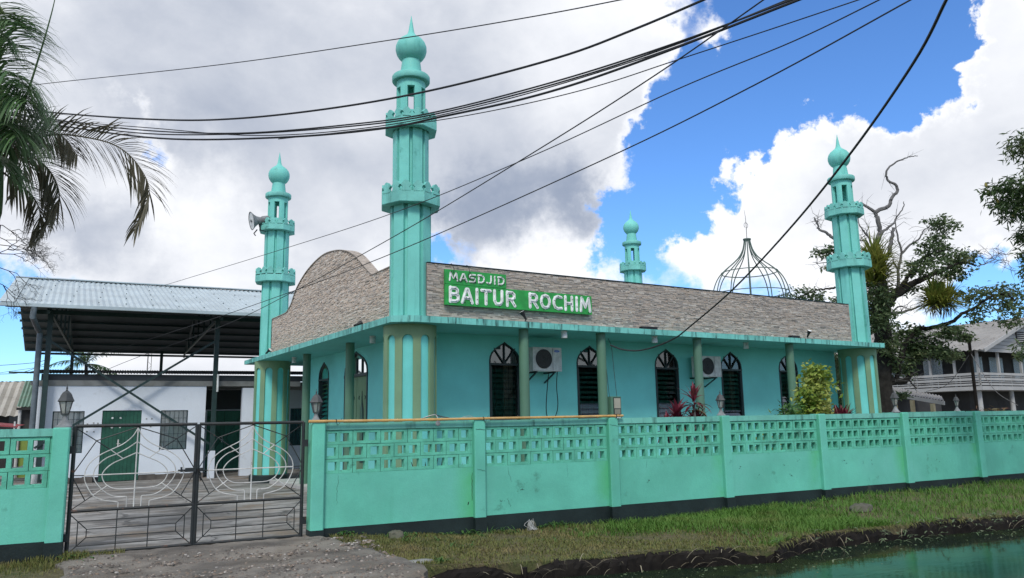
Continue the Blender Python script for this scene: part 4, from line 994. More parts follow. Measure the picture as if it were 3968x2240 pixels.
# ------------------------------------------------------------------ fittings on the mosque
def build_ac(label, x0, z0, lg):
    t = thing('air_conditioner', label, 'air conditioner', (x0, 15.0, z0), 0, 'outdoor air conditioners')
    c = MB(); c.box(0, .82, 0, .30, 0, .56)
    cs = c.build('casing', MT['ac'], t); bv = cs.modifiers.new('bevel', 'BEVEL'); bv.width = .012; bv.segments = 2
    cx, cz, R = .30, .285, .225
    MB().lathe([(R, -.004), (R, .004)], 36).build('fan_grille_disc', MT['ac_dark'], t, False, (cx, -.004, cz)).rotation_euler = (math.pi/2, 0, 0)
    g = MB()
    for rr in (.06, .11, .16, .205, R): g.tube([(cx+rr*math.cos(a), -.014, cz+rr*math.sin(a)) for a in np.linspace(0, 2*math.pi, 25)], .0035, 4)
    for a in np.linspace(0, math.pi, 9)[:-1]: g.bar((cx-R*math.cos(a), -.014, cz-R*math.sin(a)), (cx+R*math.cos(a), -.014, cz+R*math.sin(a)), .003, 4)
    g.build('guard', MT['ac_dark'], t)
    MB().box(.555, .562, -.004, .0, .02, .54).build('seam', MT['ac_dark'], t)
    if lg:
        lo = MB(); lo.prism([(.68+.075*math.cos(a), .475+.028*math.sin(a)) for a in np.linspace(0, 6.28, 18)[:-1]], lambda u, d, w: (u, d, w), -.004, -.001); lo.build('badge', metal('blue_badge', (.05, .12, .5), .4), t)
        l2 = MB()
        for u, pts in ((.632, [(0, 0), (.012, .03), (.024, 0)]), (.662, [(.024, .03), (.006, .03), (.002, .018), (.02, .012), (.02, .002), (0, .002)]), (.695, [(0, 0), (.012, .03), (.024, 0)])):
            l2.tube([(u+a, -.006, .46+b) for a, b in pts], .003, 4)
        l2.build('badge_letters', MT['letter'], t)
    b = MB(); b.box(.08, .12, .0, .47, -.04, -.002); b.box(.60, .64, .0, .47, -.04, -.002); b.beam((.10, .05, -.04), (.10, .46, -.25), .03, .03); b.beam((.62, .05, -.04), (.62, .46, -.25), .03, .03)
    b.build('bracket', MT['frame'], t)
    if lg: MB().tube(spline([(.50, .10, -.02), (.52, .2, -.35), (.54, .3, -.8), (.60, .35, -1.05), (.72, .35, -1.12), (.84, .33, -1.0), (.88, .3, -.75), (.80, .22, -.35), (.76, .12, .0)], 6), .011, 6).build('hose', MT['black'], t, True)
build_ac('white air conditioner with a blue badge and looping black hose', 9.875, 2.72, True)
build_ac('white air conditioner half hidden behind a round post and red plants', 15.21, 2.66, False)

def build_spot(label, loc, az, el):
    t = thing('spotlight', label, 'spotlight', loc, az, 'spotlights on the eave')
    MB().box(-.05, .05, -.04, .04, 0, .012).build('foot', MT['black'], t); MB().bar((0, 0, .01), (0, 0, .08), .012, 6).build('arm', MT['black'], t)
    h = MB(); a = math.radians(el); d = Vector((0, math.cos(a), math.sin(a))); o = Vector((0, 0, .08))
    h.tube([o-d*.03, o+d*.06, o+d*.10, o+d*.17], [.022, .03, .045, .062], 12); h.build('housing', MT['black'], t, True)
    MB().tube([o+d*.168, o+d*.176], [.058, .052], 12).build('lens', MT['letter'], t)
build_spot('black spotlight below the green sign tilted up', (9.03, 13.97, EZ1), math.radians(60), 62)
build_spot('black spotlight with white lens at the far right of the eave', (18.42, 13.97, EZ1), 3.1, 62)
build_spot('small clear spotlight at the left end of the gate side eave', (6.1, 24.15, EZ1), 3.8, 35)
build_spot('small spotlight half hidden on the gate side eave near the corner', (6.1, 16.5, EZ1), -1.6, 20)
for x, l in ((12.58, 'flat black floodlight box on the eave at mid parapet'), (17.9, 'flat black floodlight box beside the far right spotlight')):
    t = thing('floodlight', l, 'floodlight', (x, 14.02, EZ1), 0, 'floodlights on the eave')
    MB().box(-.24 if x < 15 else -.17, .24 if x < 15 else .17, -.06, .06, .015, .075).build('housing', MT['black'], t); MB().box(-.04, .04, -.02, .02, 0, .02).build('foot', MT['black'], t)
for x, y, l in ((10.1, 14.05, 'white soffit lamp above the badge bearing air conditioner'), (12.85, 14.12, 'white soffit lamp between the second and third round posts'), (16.4, 14.42, 'white soffit lamp between the third and fourth round posts'),
                (6.62, 22.95, 'white soffit lamp at the far end of the gate side eave'), (6.58, 16.63, 'white soffit lamp on the gate side beside the corner column')):
    t = thing('soffit_lamp', l, 'lamp', (x, y, EZ0), 0, 'soffit lamps')
    MB().lathe([(.075, -.002), (.075, -.03), (.06, -.035)], 16).build('mount', MT['white_plastic'], t, True); MB().lathe([(.055, -.035), (.07, -.06), (.07, -.16), (.055, -.165), (.05, -.10)], 16).build('shade', MT['white_plastic'], t, True)

t = thing('meter_box', 'green electricity meter box with glazed front on a round post', 'meter box', (11.33, 14.0, 1.52))
MB().box(0, .29, .0, .20, 0, .58).build('case', MT['post'], t); MB().box(.06, .275, -.008, -.001, .03, .56).build('frame', MT['frame'], t)
MB().box(.075, .26, -.016, -.009, .31, .54).build('meter', paint('meter_face', (.34, .33, .26), .5), t); MB().box(.085, .25, -.016, -.009, .18, .29).build('meter', paint('meter_face_low', (.22, .22, .17), .5), t); MB().box(.09, .25, -.016, -.009, .04, .16).build('breaker', MT['white_plastic'], t)
w = MB()
for dx in (.05, .27): w.tube(spline([(dx, .12, .58), (dx+.01, .2, 1.2), (dx, .25, 1.75), (dx-.05, .3, 1.95)], 5), .007, 5)
w.build('conduit', MT['frame'], t)

# horn loudspeaker on the left minaret
hs = thing('horn_speaker', 'grey horn loudspeaker on the minaret balcony pointing left', 'loudspeaker', (6.5, 24.9, 7.8))
_c = Vector(at(632, 556, 24.75)) - Vector((6.5, 24.9, 7.8)); _q = Vector(at(668, 553, 25.0)) - Vector((6.5, 24.9, 7.8)); ax = (_c-_q).normalized(); L_ = .62
P = lambda t: _c - ax*t
MB().tube([P(0), P(.03), P(.10), P(.18), P(.30), P(.34)], [.30, .275, .20, .14, .10, .10], 24, caps=False).build('horn', MT['lantern_base'], hs, True)
MB().tube([P(.015), P(.08), P(.20), P(.30)], [.27, .19, .11, .07], 24, caps=True).build('throat', MT['white_plastic'], hs, True)
MB().tube([P(-.02), P(.25)], [.045, .05], 12).build('reflex_cone', MT['lantern_base'], hs, True)
MB().tube([P(.33), P(.36), P(.55), P(.58)], [.11, .13, .13, .09], 14).build('driver', MT['lantern_base'], hs, True)
b = MB(); b.beam(P(.25)+Vector((0, 0, -.1)), P(.30)+Vector((.02, .02, -.34)), .05, .02); b.beam(P(.30)+Vector((.02, .02, -.34)), P(.55)+Vector((.1, .05, -.36)), .05, .03); b.build('bracket', MT['steel_green'], hs)
b = MB(); b.tube([P(.2)+Vector((0, 0, -.3)), P(.1)+Vector((0, 0, -.42)), P(.16)+Vector((0, 0, -.5))], .02, 5); b.build('bolt', MT['black'], hs)

# wire-frame dome over the far end of the roof
dx, dy = 19.9, 17.15
df = thing('dome_frame', 'open green steel onion dome frame above the roof', 'dome', (dx, dy, 4.0))
prof = [(1.19, .9), (1.235, 1.35), (1.23, 1.75), (1.15, 2.15), (1.0, 2.48), (.78, 2.72), (.52, 2.93), (.30, 3.14), (.17, 3.36), (.11, 3.58), (.09, 3.72)]
pf = spline([(r, 0, z-.35) for r, z in prof], 4)
for k in range(12):
    a = 2*math.pi*k/12 + .2
    MB().tube([(r*math.cos(a), r*math.sin(a), z) for r, _, z in pf], .019, 6).build('rib', MT['dome_green'], df, True)
for zz in (1.55, 2.26):
    r = float(np.interp(zz, [p[2] for p in pf], [p[0] for p in pf])); MB().tube([(r*math.cos(a), r*math.sin(a), zz) for a in np.linspace(0, 2*math.pi, 49)], .017, 6).build('hoop', MT['dome_green'], df, True)
MB().tube([(1.19*math.cos(a), 1.19*math.sin(a), .55) for a in np.linspace(0, 2*math.pi, 49)], .03, 6).build('base_ring', MT['dome_green'], df, True)
MB().lathe([(.10, 3.33), (.13, 3.36), (.13, 3.40), (.03, 3.41)], 14).build('cap', MT['dome_green'], df, True)
MB().tube([(0, 0, 3.4), (.01, 0, 3.8), (.0, .0, 4.15), (-.03, .01, 4.4)], [.012, .012, .008, .004], 6).build('rod', MT['deadwood'], df)
MB().tube([(.09*math.cos(a), 0, 3.86+.09*math.sin(a)) for a in np.linspace(-1.2, 4.2, 18)], [.008]*18, 5).build('crescent', MT['deadwood'], df)
for k in range(6): a = math.pi/3*k; MB().bar((1.19*math.cos(a), 1.19*math.sin(a), .55), (1.19*math.cos(a), 1.19*math.sin(a), -.3), .03, 6).build('leg', MT['dome_green'], df)

# ------------------------------------------------------------------ open steel hall on the left
def corr_sheet(mb, a, b, c, d, pitch, amp, m=0):
    """corrugated sheet between edge a->b and edge d->c; waves run across a->b"""
    a, b, c, d = map(Vector, (a, b, c, d)); n = max(2, int((b-a).length/pitch*4)); nrm = (b-a).cross(d-a).normalized()
    V = []
    for i in range(n+1):
        t = i/n; w = nrm*amp*math.sin(i*math.pi/2); V += [a.lerp(b, t)+w, d.lerp(c, t)+w]
    mb.add(V, [(2*i, 2*i+2, 2*i+3, 2*i+1) for i in range(n)], m)
HZ = -.155
hall = thing('open_hall', 'white walled hall under a tall open steel roof of pale corrugated sheets', 'hall', FP(0, 17.3, HZ), FA)
def HB(mb, nm, mt, parent=None, sm=False): return mb.build(nm, mt, parent or hall, sm)
def hz(z): return z-HZ
def build_hall():
    # local frame: x = s, y = d-17.3, z above ground
    put = lambda u, d, z: (u, d, hz(z))
    wm = MB(); wall_with_openings(wm, -5.06, -.02, .02, 2.955, [(-4.15, .45, .80, 2.14, None), (-2.6, .585, .02, 2.15, None), (-1.0, .425, .82, 2.138, None)], put, 0, .2); HB(wm, 'wall', MT['white_wall'])
    r = random.Random(2); pl = MB(); x = -5.06; done = False
    while x < 0:
        if x > -3.4 and not done: HB(pl, 'plinth', MT['plinth']); pl = MB(); x = -2.0; done = True
        w = r.uniform(.15, .5); w = min(w, -.0-x)
        if not (x > -3.2 and x+w < -2.0): pl.box(x, x+w, -.02-r.uniform(0, .015), .2, 0, hz(.02)+r.uniform(.0, .035))
        x += w
    HB(pl, 'plinth', MT['plinth'])
    HB(MB().box(-5.1, 3.2, -.03, .22, hz(2.958), hz(3.135)), 'ring_beam', MT['bare'])
    # side wall and recessed bay to the right
    HB(MB().box(-5.06, -4.86, .21, 8.0, 0, hz(2.955)), 'wall', MT['white_wall'])
    HB(MB().box(-.22, -.02, .203, 3.1, 0, hz(2.95)), 'wall', MT['white_wall'])
    rp = lambda u, d, z: (u, 3.1+d, hz(z))
    wr = MB(); wall_with_openings(wr, -.02, 8.0, -.155, 2.95, [(.99, .64, -.155, 2.16, None), (3.85, .36, .75, 2.22, None)], rp, 0, .2); HB(wr, 'wall', MT['white_wall'])
    HB(MB().box(-.02, 3.2, 3.05, 3.098, hz(2.2), hz(2.95)), 'dark_board', MT['dark_sheet'])
    HB(MB().box(.28, 1.72, 3.02, 3.097, hz(2.16), hz(2.2)), 'lintel', MT['white_wall'])
    HB(MB().box(1.19, 1.60, .0, .3, 0, hz(2.90)), 'pilaster', MT['white_wall'])
    HB(MB().box(.10, .30, -.55, -.25, 0, hz(.75)), 'short_pier', MT['white_wall'])
    HB(MB().box(-5.3, 8.2, .25, 8.2, hz(3.0), hz(3.13)), 'ceiling_slab', MT['bare'])
    # low dark roof edge above the beam
    sh = MB(); corr_sheet(sh, (-5.45, -.12, hz(3.35)), (8.2, -.12, hz(3.42)), (8.2, 6, hz(3.9)), (-5.45, 6, hz(3.85)), .09, .018); HB(sh, 'low_roof', MT['dark_sheet'])
    HB(MB().box(-5.0, 8.0, .0, .06, hz(3.137), hz(3.34)), 'roof_board', MT['dark_sheet'])
    # doors, windows
    def dbl_door(c, hw, z1, y, nm):
        d = HB(MB().box(c-hw, c+hw, y+.06, y+.08, hz(-.14), hz(z1)), nm, MT['frame'])
        n = 10; w = 2*hw/n
        for i in range(n): HB(MB().box(c-hw+i*w+.004, c-hw+(i+1)*w-.004, y+.035, y+.062, hz(-.13), hz(z1-.02)), 'plank', MT['green_door' if y < 1 else 'inner_door'], d)
        HB(MB().box(c-.012, c+.012, y+.02, y+.036, hz(-.13), hz(z1-.02)), 'cover_strip', MT['green_door'], d)
        HB(MB().box(c-.09, c-.05, y+.015, y+.034, hz(.95), hz(1.2)), 'handle', MT['white_bar'], d); HB(MB().box(c-.11, c+.0, y+.012, y+.03, hz(1.05), hz(1.07)), 'bolt', MT['white_bar'], d)
        if nm == 'door' and y < 1:
            for u in (-.28, -.04):
                for z in (1.6, 1.9):
                    HB(MB().prism([(c+u+.035*r.uniform(.6, 1.2)*math.cos(a), hz(z)+.035*r.uniform(.6, 1.2)*math.sin(a)) for a in np.linspace(0, 6.28, 8)[:-1]], lambda a, b, q: (a, b, q), y+.030, y+.036), 'peeled_sticker', MT['white_plastic'], d)
        return d
    dbl_door(-2.6, .585, 2.15, .0, 'door')
    d2 = dbl_door(.99, .64, 2.16, 3.1, 'door')
    for sx in (-1, 1):
        b = MB(); b.beam((.99+sx*.08, 3.125, hz(1.1)), (.99+sx*.6, 3.125, hz(1.95)), .07, .02); b.beam((.99+sx*.08, 3.125, hz(1.1)), (.99+sx*.6, 3.125, hz(.3)), .07, .02); HB(b, 'brace', MT['green_door'], d2)
    def grilled(c, hw, z0, z1, y, curt):
        w = HB(MB().ring([(c-hw, z0), (c+hw, z0), (c+hw, z1), (c-hw, z1)], [(c-hw+.03, z0+.03), (c+hw-.03, z0+.03), (c+hw-.03, z1-.03), (c-hw+.03, z1-.03)], lambda u, d, z: (u, y+d, hz(z)), .005, .08), 'window', MT['frame'])
        HB(MB().box(c-hw, c+hw, y+.10, y+.105, hz(z0), hz(z1)), 'pane', MT['clear_glass'], w)
        V = []; k = 16
        for i in range(k+1): u = c-hw+2*hw*i/k; V += [(u, y+.115+.008*math.sin(i*2.1), hz(z0)), (u, y+.115+.015*math.sin(i*2.1), hz(z1))]
        HB(MB().add(V, [(2*i, 2*i+2, 2*i+3, 2*i+1) for i in range(k)]), 'curtain', MT['curtain'] if curt else MT['dark_in'], w)  # with curt off, a dark sheet painted as the unlit room, no curtain
        n = 6
        for i in range(1, n): HB(MB().bar((c-hw+2*hw*i/n, y+.03, hz(z0)), (c-hw+2*hw*i/n, y+.03, hz(z1)), .006, 5), 'bar', MT['frame'], w)
        for i in range(1, 5): HB(MB().bar((c-hw, y+.04, hz(z0)+(z1-z0)*i/5), (c+hw, y+.04, hz(z0)+(z1-z0)*i/5), .006, 5), 'bar', MT['frame'], w)
    MT['pale_curtain'] = paint('pale_curtain', (.78, .74, .68), .9, .12, 3)
    cu = MT['curtain']; MT['curtain'] = MT['pale_curtain']; grilled(-4.15, .45, .80, 2.14, 0, True); grilled(-1.0, .425, .82, 2.138, 0, True); MT['curtain'] = cu
    grilled(3.85, .36, .75, 2.22, 3.1, False)
    # small dark fixings on the plaster
    fx = MB()
    for u, z in ((-3.6, 1.72), (-3.42, 1.75), (-3.3, 1.74), (-3.6, 1.48), (-3.4, 1.47), (-1.86, 1.86), (-1.70, 1.86), (-1.72, 1.6)): fx.box(u-.022, u+.022, -.012, -.001, hz(z)-.02, hz(z)+.02)
    HB(fx, 'wall_fixing', MT['bare'])
    # steel frame: posts and cross bracing just in front of the wall
    py = -.3
    for x in (-4.85, .22): HB(MB().box(x-.075, x+.075, py-.075, py+.075, 0, hz(5.35)), 'post', MT['steel_green'])
    for x in (-4.85, -.85, 4.6): HB(MB().box(x-.07, x+.07, 14.5, 14.64, hz(3.2), hz(5.45)), 'post', MT['steel_green'])
    for x in (4.9,): HB(MB().box(x-.075, x+.075, py-.075, py+.075, 0, hz(5.35)), 'post', MT['steel_green'])
    HB(MB().beam((-5.0, py-.03, hz(4.5)), (.13, py-.03, hz(.98)), .05, .07), 'brace', MT['steel_green']); HB(MB().beam((.15, py-.09, hz(4.5)), (-5.0, py-.09, hz(1.0)), .05, .07), 'brace', MT['steel_green'])
    HB(MB().beam((-4.85, 14.5, hz(3.9)), (-2.2, 14.5, hz(3.2)), .06, .08), 'brace', MT['steel_green'])
    HB(MB().beam((-5.4, py, hz(5.30)), (6.5, py, hz(5.30)), .10, .14), 'eave_beam', MT['steel_green']); HB(MB().beam((-6.4, 14.57, hz(5.18)), (6.5, 14.57, hz(5.18)), .10, .10), 'eave_beam', MT['steel_green'])
    # roof: two corrugated slopes with underside, ridge cap, gutter
    fy, ry, by = -1.7, 6.7, 14.9; e, rz_ = 5.36, 7.5
    for (y0, z0, y1, z1, x0a, x0b) in ((fy, e, ry, rz_, -6.1, -6.6), (by, e, ry, rz_, -6.9, -6.6)):
        sh = MB(); corr_sheet(sh, (x0a, y0, hz(z0)), (7.0, y0, hz(z0)), (7.0, y1, hz(z1)), (x0b, y1, hz(z1)), .18, .02); HB(sh, 'roof_slope', MT['zinc'])
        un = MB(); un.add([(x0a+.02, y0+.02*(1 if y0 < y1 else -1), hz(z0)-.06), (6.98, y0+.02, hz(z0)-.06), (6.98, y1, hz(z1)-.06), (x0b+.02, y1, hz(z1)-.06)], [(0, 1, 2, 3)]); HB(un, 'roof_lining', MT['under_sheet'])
        for k in range(9):
            t = (k+.5)/9; yy = y0+(y1-y0)*t; zz = z0+(z1-z0)*t; HB(MB().beam((x0a+.1, yy, hz(zz)-.13), (6.9, yy, hz(zz)-.13), .05, .10), 'purlin', MT['steel_green'])
    sc_ = MB()
    for i in range(16):
        for j in range(5):
            t = (j+.5)/5; x = -5.9+i*.8; y = fy+(ry-fy)*t; z = hz(e+(rz_-e)*t)+.03; sc_.box(x-.018, x+.018, y-.02, y+.02, z-.01, z+.012)
    o = HB(sc_, 'roof_screw', MT['frame']); tag(o, kind='stuff')
    for x in (-4.85, .22, 4.9):
        tr = MB(); tr.beam((x, fy+.2, hz(e)-.2), (x, ry, hz(rz_)-.22), .08, .12); tr.beam((x, ry, hz(rz_)-.22), (x, by-.2, hz(e)-.2), .08, .12); tr.beam((x, py, hz(5.3)), (x, 14.57, hz(5.3)), .07, .09)
        for k in range(1, 6): yy = py+(14.57-py)*k/6; zz = hz(e+(rz_-e)*(1-abs(yy-ry)/8.4)) - .22; tr.beam((x, yy, hz(5.3)), (x, yy, zz), .05, .06)
        HB(tr, 'truss', MT['steel_green'])
    HB(MB().beam((-6.65, ry, hz(rz_)+.05), (7.0, ry, hz(rz_)+.05), .30, .04), 'ridge_cap', MT['zinc'])
    HB(MB().box(-6.12, 7.0, fy-.13, fy+.02, hz(e)-.10, hz(e)-.0), 'gutter', MT['zinc'])
    fl = MB(); fl.add([(-6.13, fy-.05, hz(e)+.03), (-5.72, fy-.05, hz(e)+.03), (-6.2, ry, hz(rz_)+.045), (-6.62, ry, hz(rz_)+.045)], [(0, 1, 2, 3)]); HB(fl, 'verge_flashing', MT['zinc'])
    HB(MB().tube([(-5.2, fy-.05, hz(e)-.1), (-5.22, fy-.05, hz(4.95)), (-5.15, -.75, hz(4.72)), (-5.1, -.42, hz(4.6)), (-5.1, -.42, hz(.9)), (-5.1, -.42, hz(.5)), (-5.3, -.6, hz(.38)), (-5.75, -.7, hz(.36))], .085, 12), 'downpipe', MT['gutter'], None, True)
    HB(MB().tube([(.30, py-.1, hz(2.75)), (.30, py-.1, hz(3.35))], .035, 8), 'tube_lamp', MT['white_plastic'])
    HB(MB().beam((-5.9, .1, hz(3.38)), (-4.9, .1, hz(3.38)), .05, .05), 'bracket_bar', MT['steel_green'])
build_hall()

# ------------------------------------------------------------------ neighbours far left
def gable_house(name, label, loc, rz, w, d, hw, hr, roof, wall, over=.3):
    t = thing(name, label, 'house', loc, rz)
    MB().box(0, w, 0, d, 0, hw).build('wall', wall, t)
    for sy in (0, 1):
        sh = MB(); y0 = -over if sy == 0 else d+over
        corr_sheet(sh, (-over, y0, hw-over*.4), (w+over, y0, hw-over*.4), (w+over, d/2, hr), (-over, d/2, hr), .3, .03); sh.build('roof', roof, t)
    g = MB(); g.prism([(0, hw), (d, hw), (d/2, hr-.1)], lambda u, q, z: (q, u, z), .01, .06); g.prism([(0, hw), (d, hw), (d/2, hr-.1)], lambda u, q, z: (q, u, z), w-.06, w-.01); g.build('gable', wall, t)
    f = MB().box(.4, 1.3, -.03, -.005, 0, min(2, hw*.8)); f.build('door', MT['house_dark'], t)
    for x in np.arange(1.9, w-1, 1.9): MB().box(x, x+.9, -.03, -.004, hw*.4, hw*.8).build('window', MT['house_dark'], t)
    return t
gable_house('house', 'low house with pale tan corrugated roof at the left edge', FP(-16.3, 26.4, HZ), FA, 9.6, 6.4, 2.42, 3.85, MT['tan_sheet'], MT['house_dark'], .35)
sh_ = thing('shed', 'small shed with faded green corrugated roof beside the hall', 'shed', FP(-6.0, 22.0, HZ), FA)
MB().box(.12, 2.2, .25, 4, 0, 2.5).build('wall', MT['house_dark'], sh_); MB().box(.13, .62, .19, .245, 0, 1.75).build('panel', MT['lime'], sh_); MB().bar((.06, .1, 0), (.06, .1, 2.5), .05, 8).build('post', MT['white_bar'], sh_)
q = MB(); corr_sheet(q, (-.05, 0, 2.56), (2.4, 0, 2.56), (2.4, 2.3, 3.62), (-.05, 2.3, 3.62), .12, .02); q.build('roof', MT['green_sheet'], sh_)
q = MB(); corr_sheet(q, (-.05, 4.6, 2.56), (2.4, 4.6, 2.56), (2.4, 2.3, 3.62), (-.05, 2.3, 3.62), .12, .02); q.build('roof', MT['green_sheet'], sh_)
MB().box(-.05, 2.4, -.03, .0, 2.44, 2.53).build('fascia', MT['house_dark'], sh_)
aw = thing('awning', 'red awning on thin posts at the far left', 'awning', FP(-7.2, 18.2, HZ), FA)
MB().add([(-1.5, 0, 2.16), (1.6, 0, 1.84), (1.6, 2.2, 1.9), (-1.5, 2.2, 2.25), (-1.5, 0, 2.10), (1.6, 0, 1.80)], [(0, 1, 2, 3), (4, 5, 1, 0)]).build('canopy', MT['red_sheet'], aw)
for x in (-1.4, 1.5): MB().bar((x, .05, 0), (x, .05, 2.0), .03, 6).build('post', MT['white_bar'], aw)
jc = thing('plastic_can', 'white plastic can standing behind the left pierced screen', 'can', FP(-4.63, 12.0, HZ+.35), FA)
MB().lathe([(.12, 0), (.13, .02), (.13, .38), (.06, .46), (.05, .55), (.0, .56)], 14).build('body', MT['white_plastic'], jc, True)
st = thing('masonry_bench', 'low rough masonry bench carrying the white can', 'bench', FP(-4.63, 12.1, HZ), FA); MB().box(-.9, .5, -.3, .4, 0, .35).build('block', MT['bare'], st)

# ------------------------------------------------------------------ wooden house at right
def build_right_house():
    hx, hy = 46.06, 23.6; W_, D_ = 11.5, 13.0; G = -.3
    t = thing('wooden_house', 'two storey wooden house with white slatted balcony behind the tree', 'house', (hx, hy, G)); z = lambda q: q-G
    b = 1.6  # balcony depth
    MB().box(b, W_-.5, b, D_, 0, z(2.8)).build('lower_wall', MT['house_dark'], t); MB().box(b, W_-.5, b, D_, z(2.85), z(5.3)).build('upper_wall', MT['house_dark'], t)
    MB().box(-.05, W_, -.05, D_, z(2.80), z(2.98)).build('balcony_floor', MT['house_white'], t)
    # railings: wide and narrow white boards on both street sides
    zs = [(3.08, 3.19), (3.25, 3.30), (3.36, 3.50), (3.555, 3.60), (3.66, 3.80)]
    for a, c in zs:
        MB().box(0, W_, -.03, .02, z(a), z(c)).build('rail_board', MT['house_white'], t); MB().box(-.03, .02, .03, D_, z(a), z(c)).build('rail_board', MT['house_white'], t)
    MB().box(-.08, W_+.05, -.08, -.035, z(2.80), z(3.02)).build('fascia', MT['house_white'], t); MB().box(-.08, -.035, -.03, D_, z(2.80), z(3.02)).build('fascia', MT['house_white'], t)
    for x in np.arange(0, W_, 1.15): MB().box(x-.03, x+.03, .025, .07, z(2.98), z(3.75)).build('baluster', MT['house_white'], t)
    for y in np.arange(1.2, D_, 1.3): MB().box(.025, .07, y-.03, y+.03, z(2.98), z(3.75)).build('baluster', MT['house_white'], t)
    for x in (0, 2.27, 4.9, 7.4, 10): MB().box(x-.07+.1, x+.07+.1, .08, .2, z(2.98), z(5.15)).build('post', MT['house_white'], t)
    for y in (1.5, 2.95, 4.4, 6, 8): MB().box(.08, .2, y-.06, y+.06, z(2.98), z(5.3)).build('post', MT['house_white'], t)
    for x, y in ((.4, .4), (4, .4), (8, .4), (.4, 4), (.4, 8)): MB().lathe([(.16, 0), (.13, z(2.8))], 12, (x, y, 0)).build('lower_post', MT['house_white'], t, True)
    # gable roof, ridge running back from the street
    rx, zr, ze = W_/2, z(7.25), z(5.05)
    for x0 in (-.5, W_+.5):
        sh = MB(); corr_sheet(sh, (x0, -.6, ze), (x0, D_+.5, ze), (rx, D_+.5, zr), (rx, -.6, zr), .3, .03); sh.build('roof', MT['old_sheet'], t)
        MB().beam((x0, -.62, ze-.05), (rx, -.62, zr-.05), .06, .2).build('barge_board', MT['house_white'], t)
    gz0 = z(5.0)
    for k in range(10):   # clapboards of the gable
        za = gz0+k*.22; zb = za+.20; h = (zr-gz0); wa = (rx+.3)*(1-(za-gz0)/h); wb = (rx+.3)*(1-(zb-gz0)/h)
        if wb < .1: break
        MB().prism([(rx-wa, za), (rx+wa, za), (rx+wb, zb), (rx-wb, zb)], lambda u, d, q: (u, d, q), -.12+.012*(k % 2), -.08).build('clapboard', MT['house_white'], t)
    v = MB(); v.box(rx-1.5, rx+1.5, -.16, -.135, z(5.55), z(6.3)); vo = v.build('vent', MT['house_dark'], t)
    for k in range(6): MB().box(rx-1.48, rx+1.48, -.20, -.162, z(5.58)+k*.12, z(5.58)+k*.12+.05).build('vent_slat', MT['house_white'], vo)
    for x0, x1, mt in ((b+.6, b+1.8, 'glass'), (b+2.6, b+4.2, 'glass'), (b+5.5, b+7, 'glass')): MB().box(x0, x1, b-.05, b-.01, z(3.4), z(4.9)).build('window', MT['frost'], t)
    for y0 in (3.0, 5.2, 7.6): MB().box(b-.05, b-.01, y0, y0+1.2, z(3.4), z(4.9)).build('window', MT['frost'], t)
build_right_house()
hp = at(2345, 1040, 33); ht = thing('hut', 'small open hut with a shabby lean-to roof in front of the wooden house', 'hut', (hp[0], hp[1], -.3))
def build_hut():
    P = {k: Vector(at(x, y, r)) - Vector((hp[0], hp[1], -.3)) for k, x, y, r in (('a', 2250, 988, 36), ('b', 2375, 1008, 31.5), ('c', 2368, 996, 36), ('d', 2238, 972, 40))}
    sh = MB(); corr_sheet(sh, P['a'], P['b'], P['c'], P['d'], .25, .03); sh.build('roof', MT['old_sheet'], ht)
    fb = MB(); fb.beam(P['a']-Vector((0, 0, .1)), P['b']-Vector((0, 0, .1)), .05, .15); fb.build('fascia', MT['house_white'], ht)
    for k in (.12, .5, .9):
        q = P['a'].lerp(P['b'], k); MB().box(q.x-.07, q.x+.07, q.y+.2, q.y+.34, 0, q.z-.15).build('post', MT['cream'], ht)
    q = P['d'].lerp(P['c'], .4); MB().box(q.x-2.2, q.x+2.0, q.y-.4, q.y-.2, 0, q.z-.3).build('wall', MT['house_dark'], ht)
    q = P['a'].lerp(P['b'], .2); MB().box(q.x-.9, q.x+.3, q.y+.9, q.y+1.0, 0, q.z-.35).build('panel', MT['cream'], ht)
build_hut()
up = at(2458, 850, 30); ub = at(2458, 1030, 30)
ut = thing('utility_post', 'thin dark wooden utility post in front of the white balcony', 'post', (ub[0], ub[1], -.3))
MB().tube([(0, 0, 0), (.0, 0, up[2]+.3)], [.07, .06], 8).build('shaft', MT['wood'], ut)
w = MB()
for x, y, r in ((2330, 985, 34), (2560, 1020, 26)): q = at(x, y, r); w.tube(spline([(0, 0, up[2]-.25), ((q[0]-ub[0])*.5, (q[1]-ub[1])*.5, (up[2]+q[2])/2-.4), (q[0]-ub[0], q[1]-ub[1], q[2]+.3)], 6), .012, 5)
w.build('stay_wire', MT['deadwood'], ut)
# lattice mast and mast rods far behind the hall
mp = at(578*1.0, 630, 120); mp = at(375, 905, 130); mb_ = at(375, 1040, 130)
mt_ = thing('radio_mast', 'thin lattice radio mast seen far behind the hall', 'mast', (mp[0], mp[1], -.3))
m = MB(); H_ = mp[2]+2.5
for a in (0, 2.1, 4.2): m.bar((.45*math.cos(a), .45*math.sin(a), 0), (.35*math.cos(a), .35*math.sin(a), H_), .05, 5)
for k in range(int(H_/.8)):
    a = 2.1*(k % 3); m.bar((.42*math.cos(a), .42*math.sin(a), k*.8), (.42*math.cos(a+2.1), .42*math.sin(a+2.1), k*.8+.8), .025, 4)
m.build('lattice', MT['deadwood'], mt_)

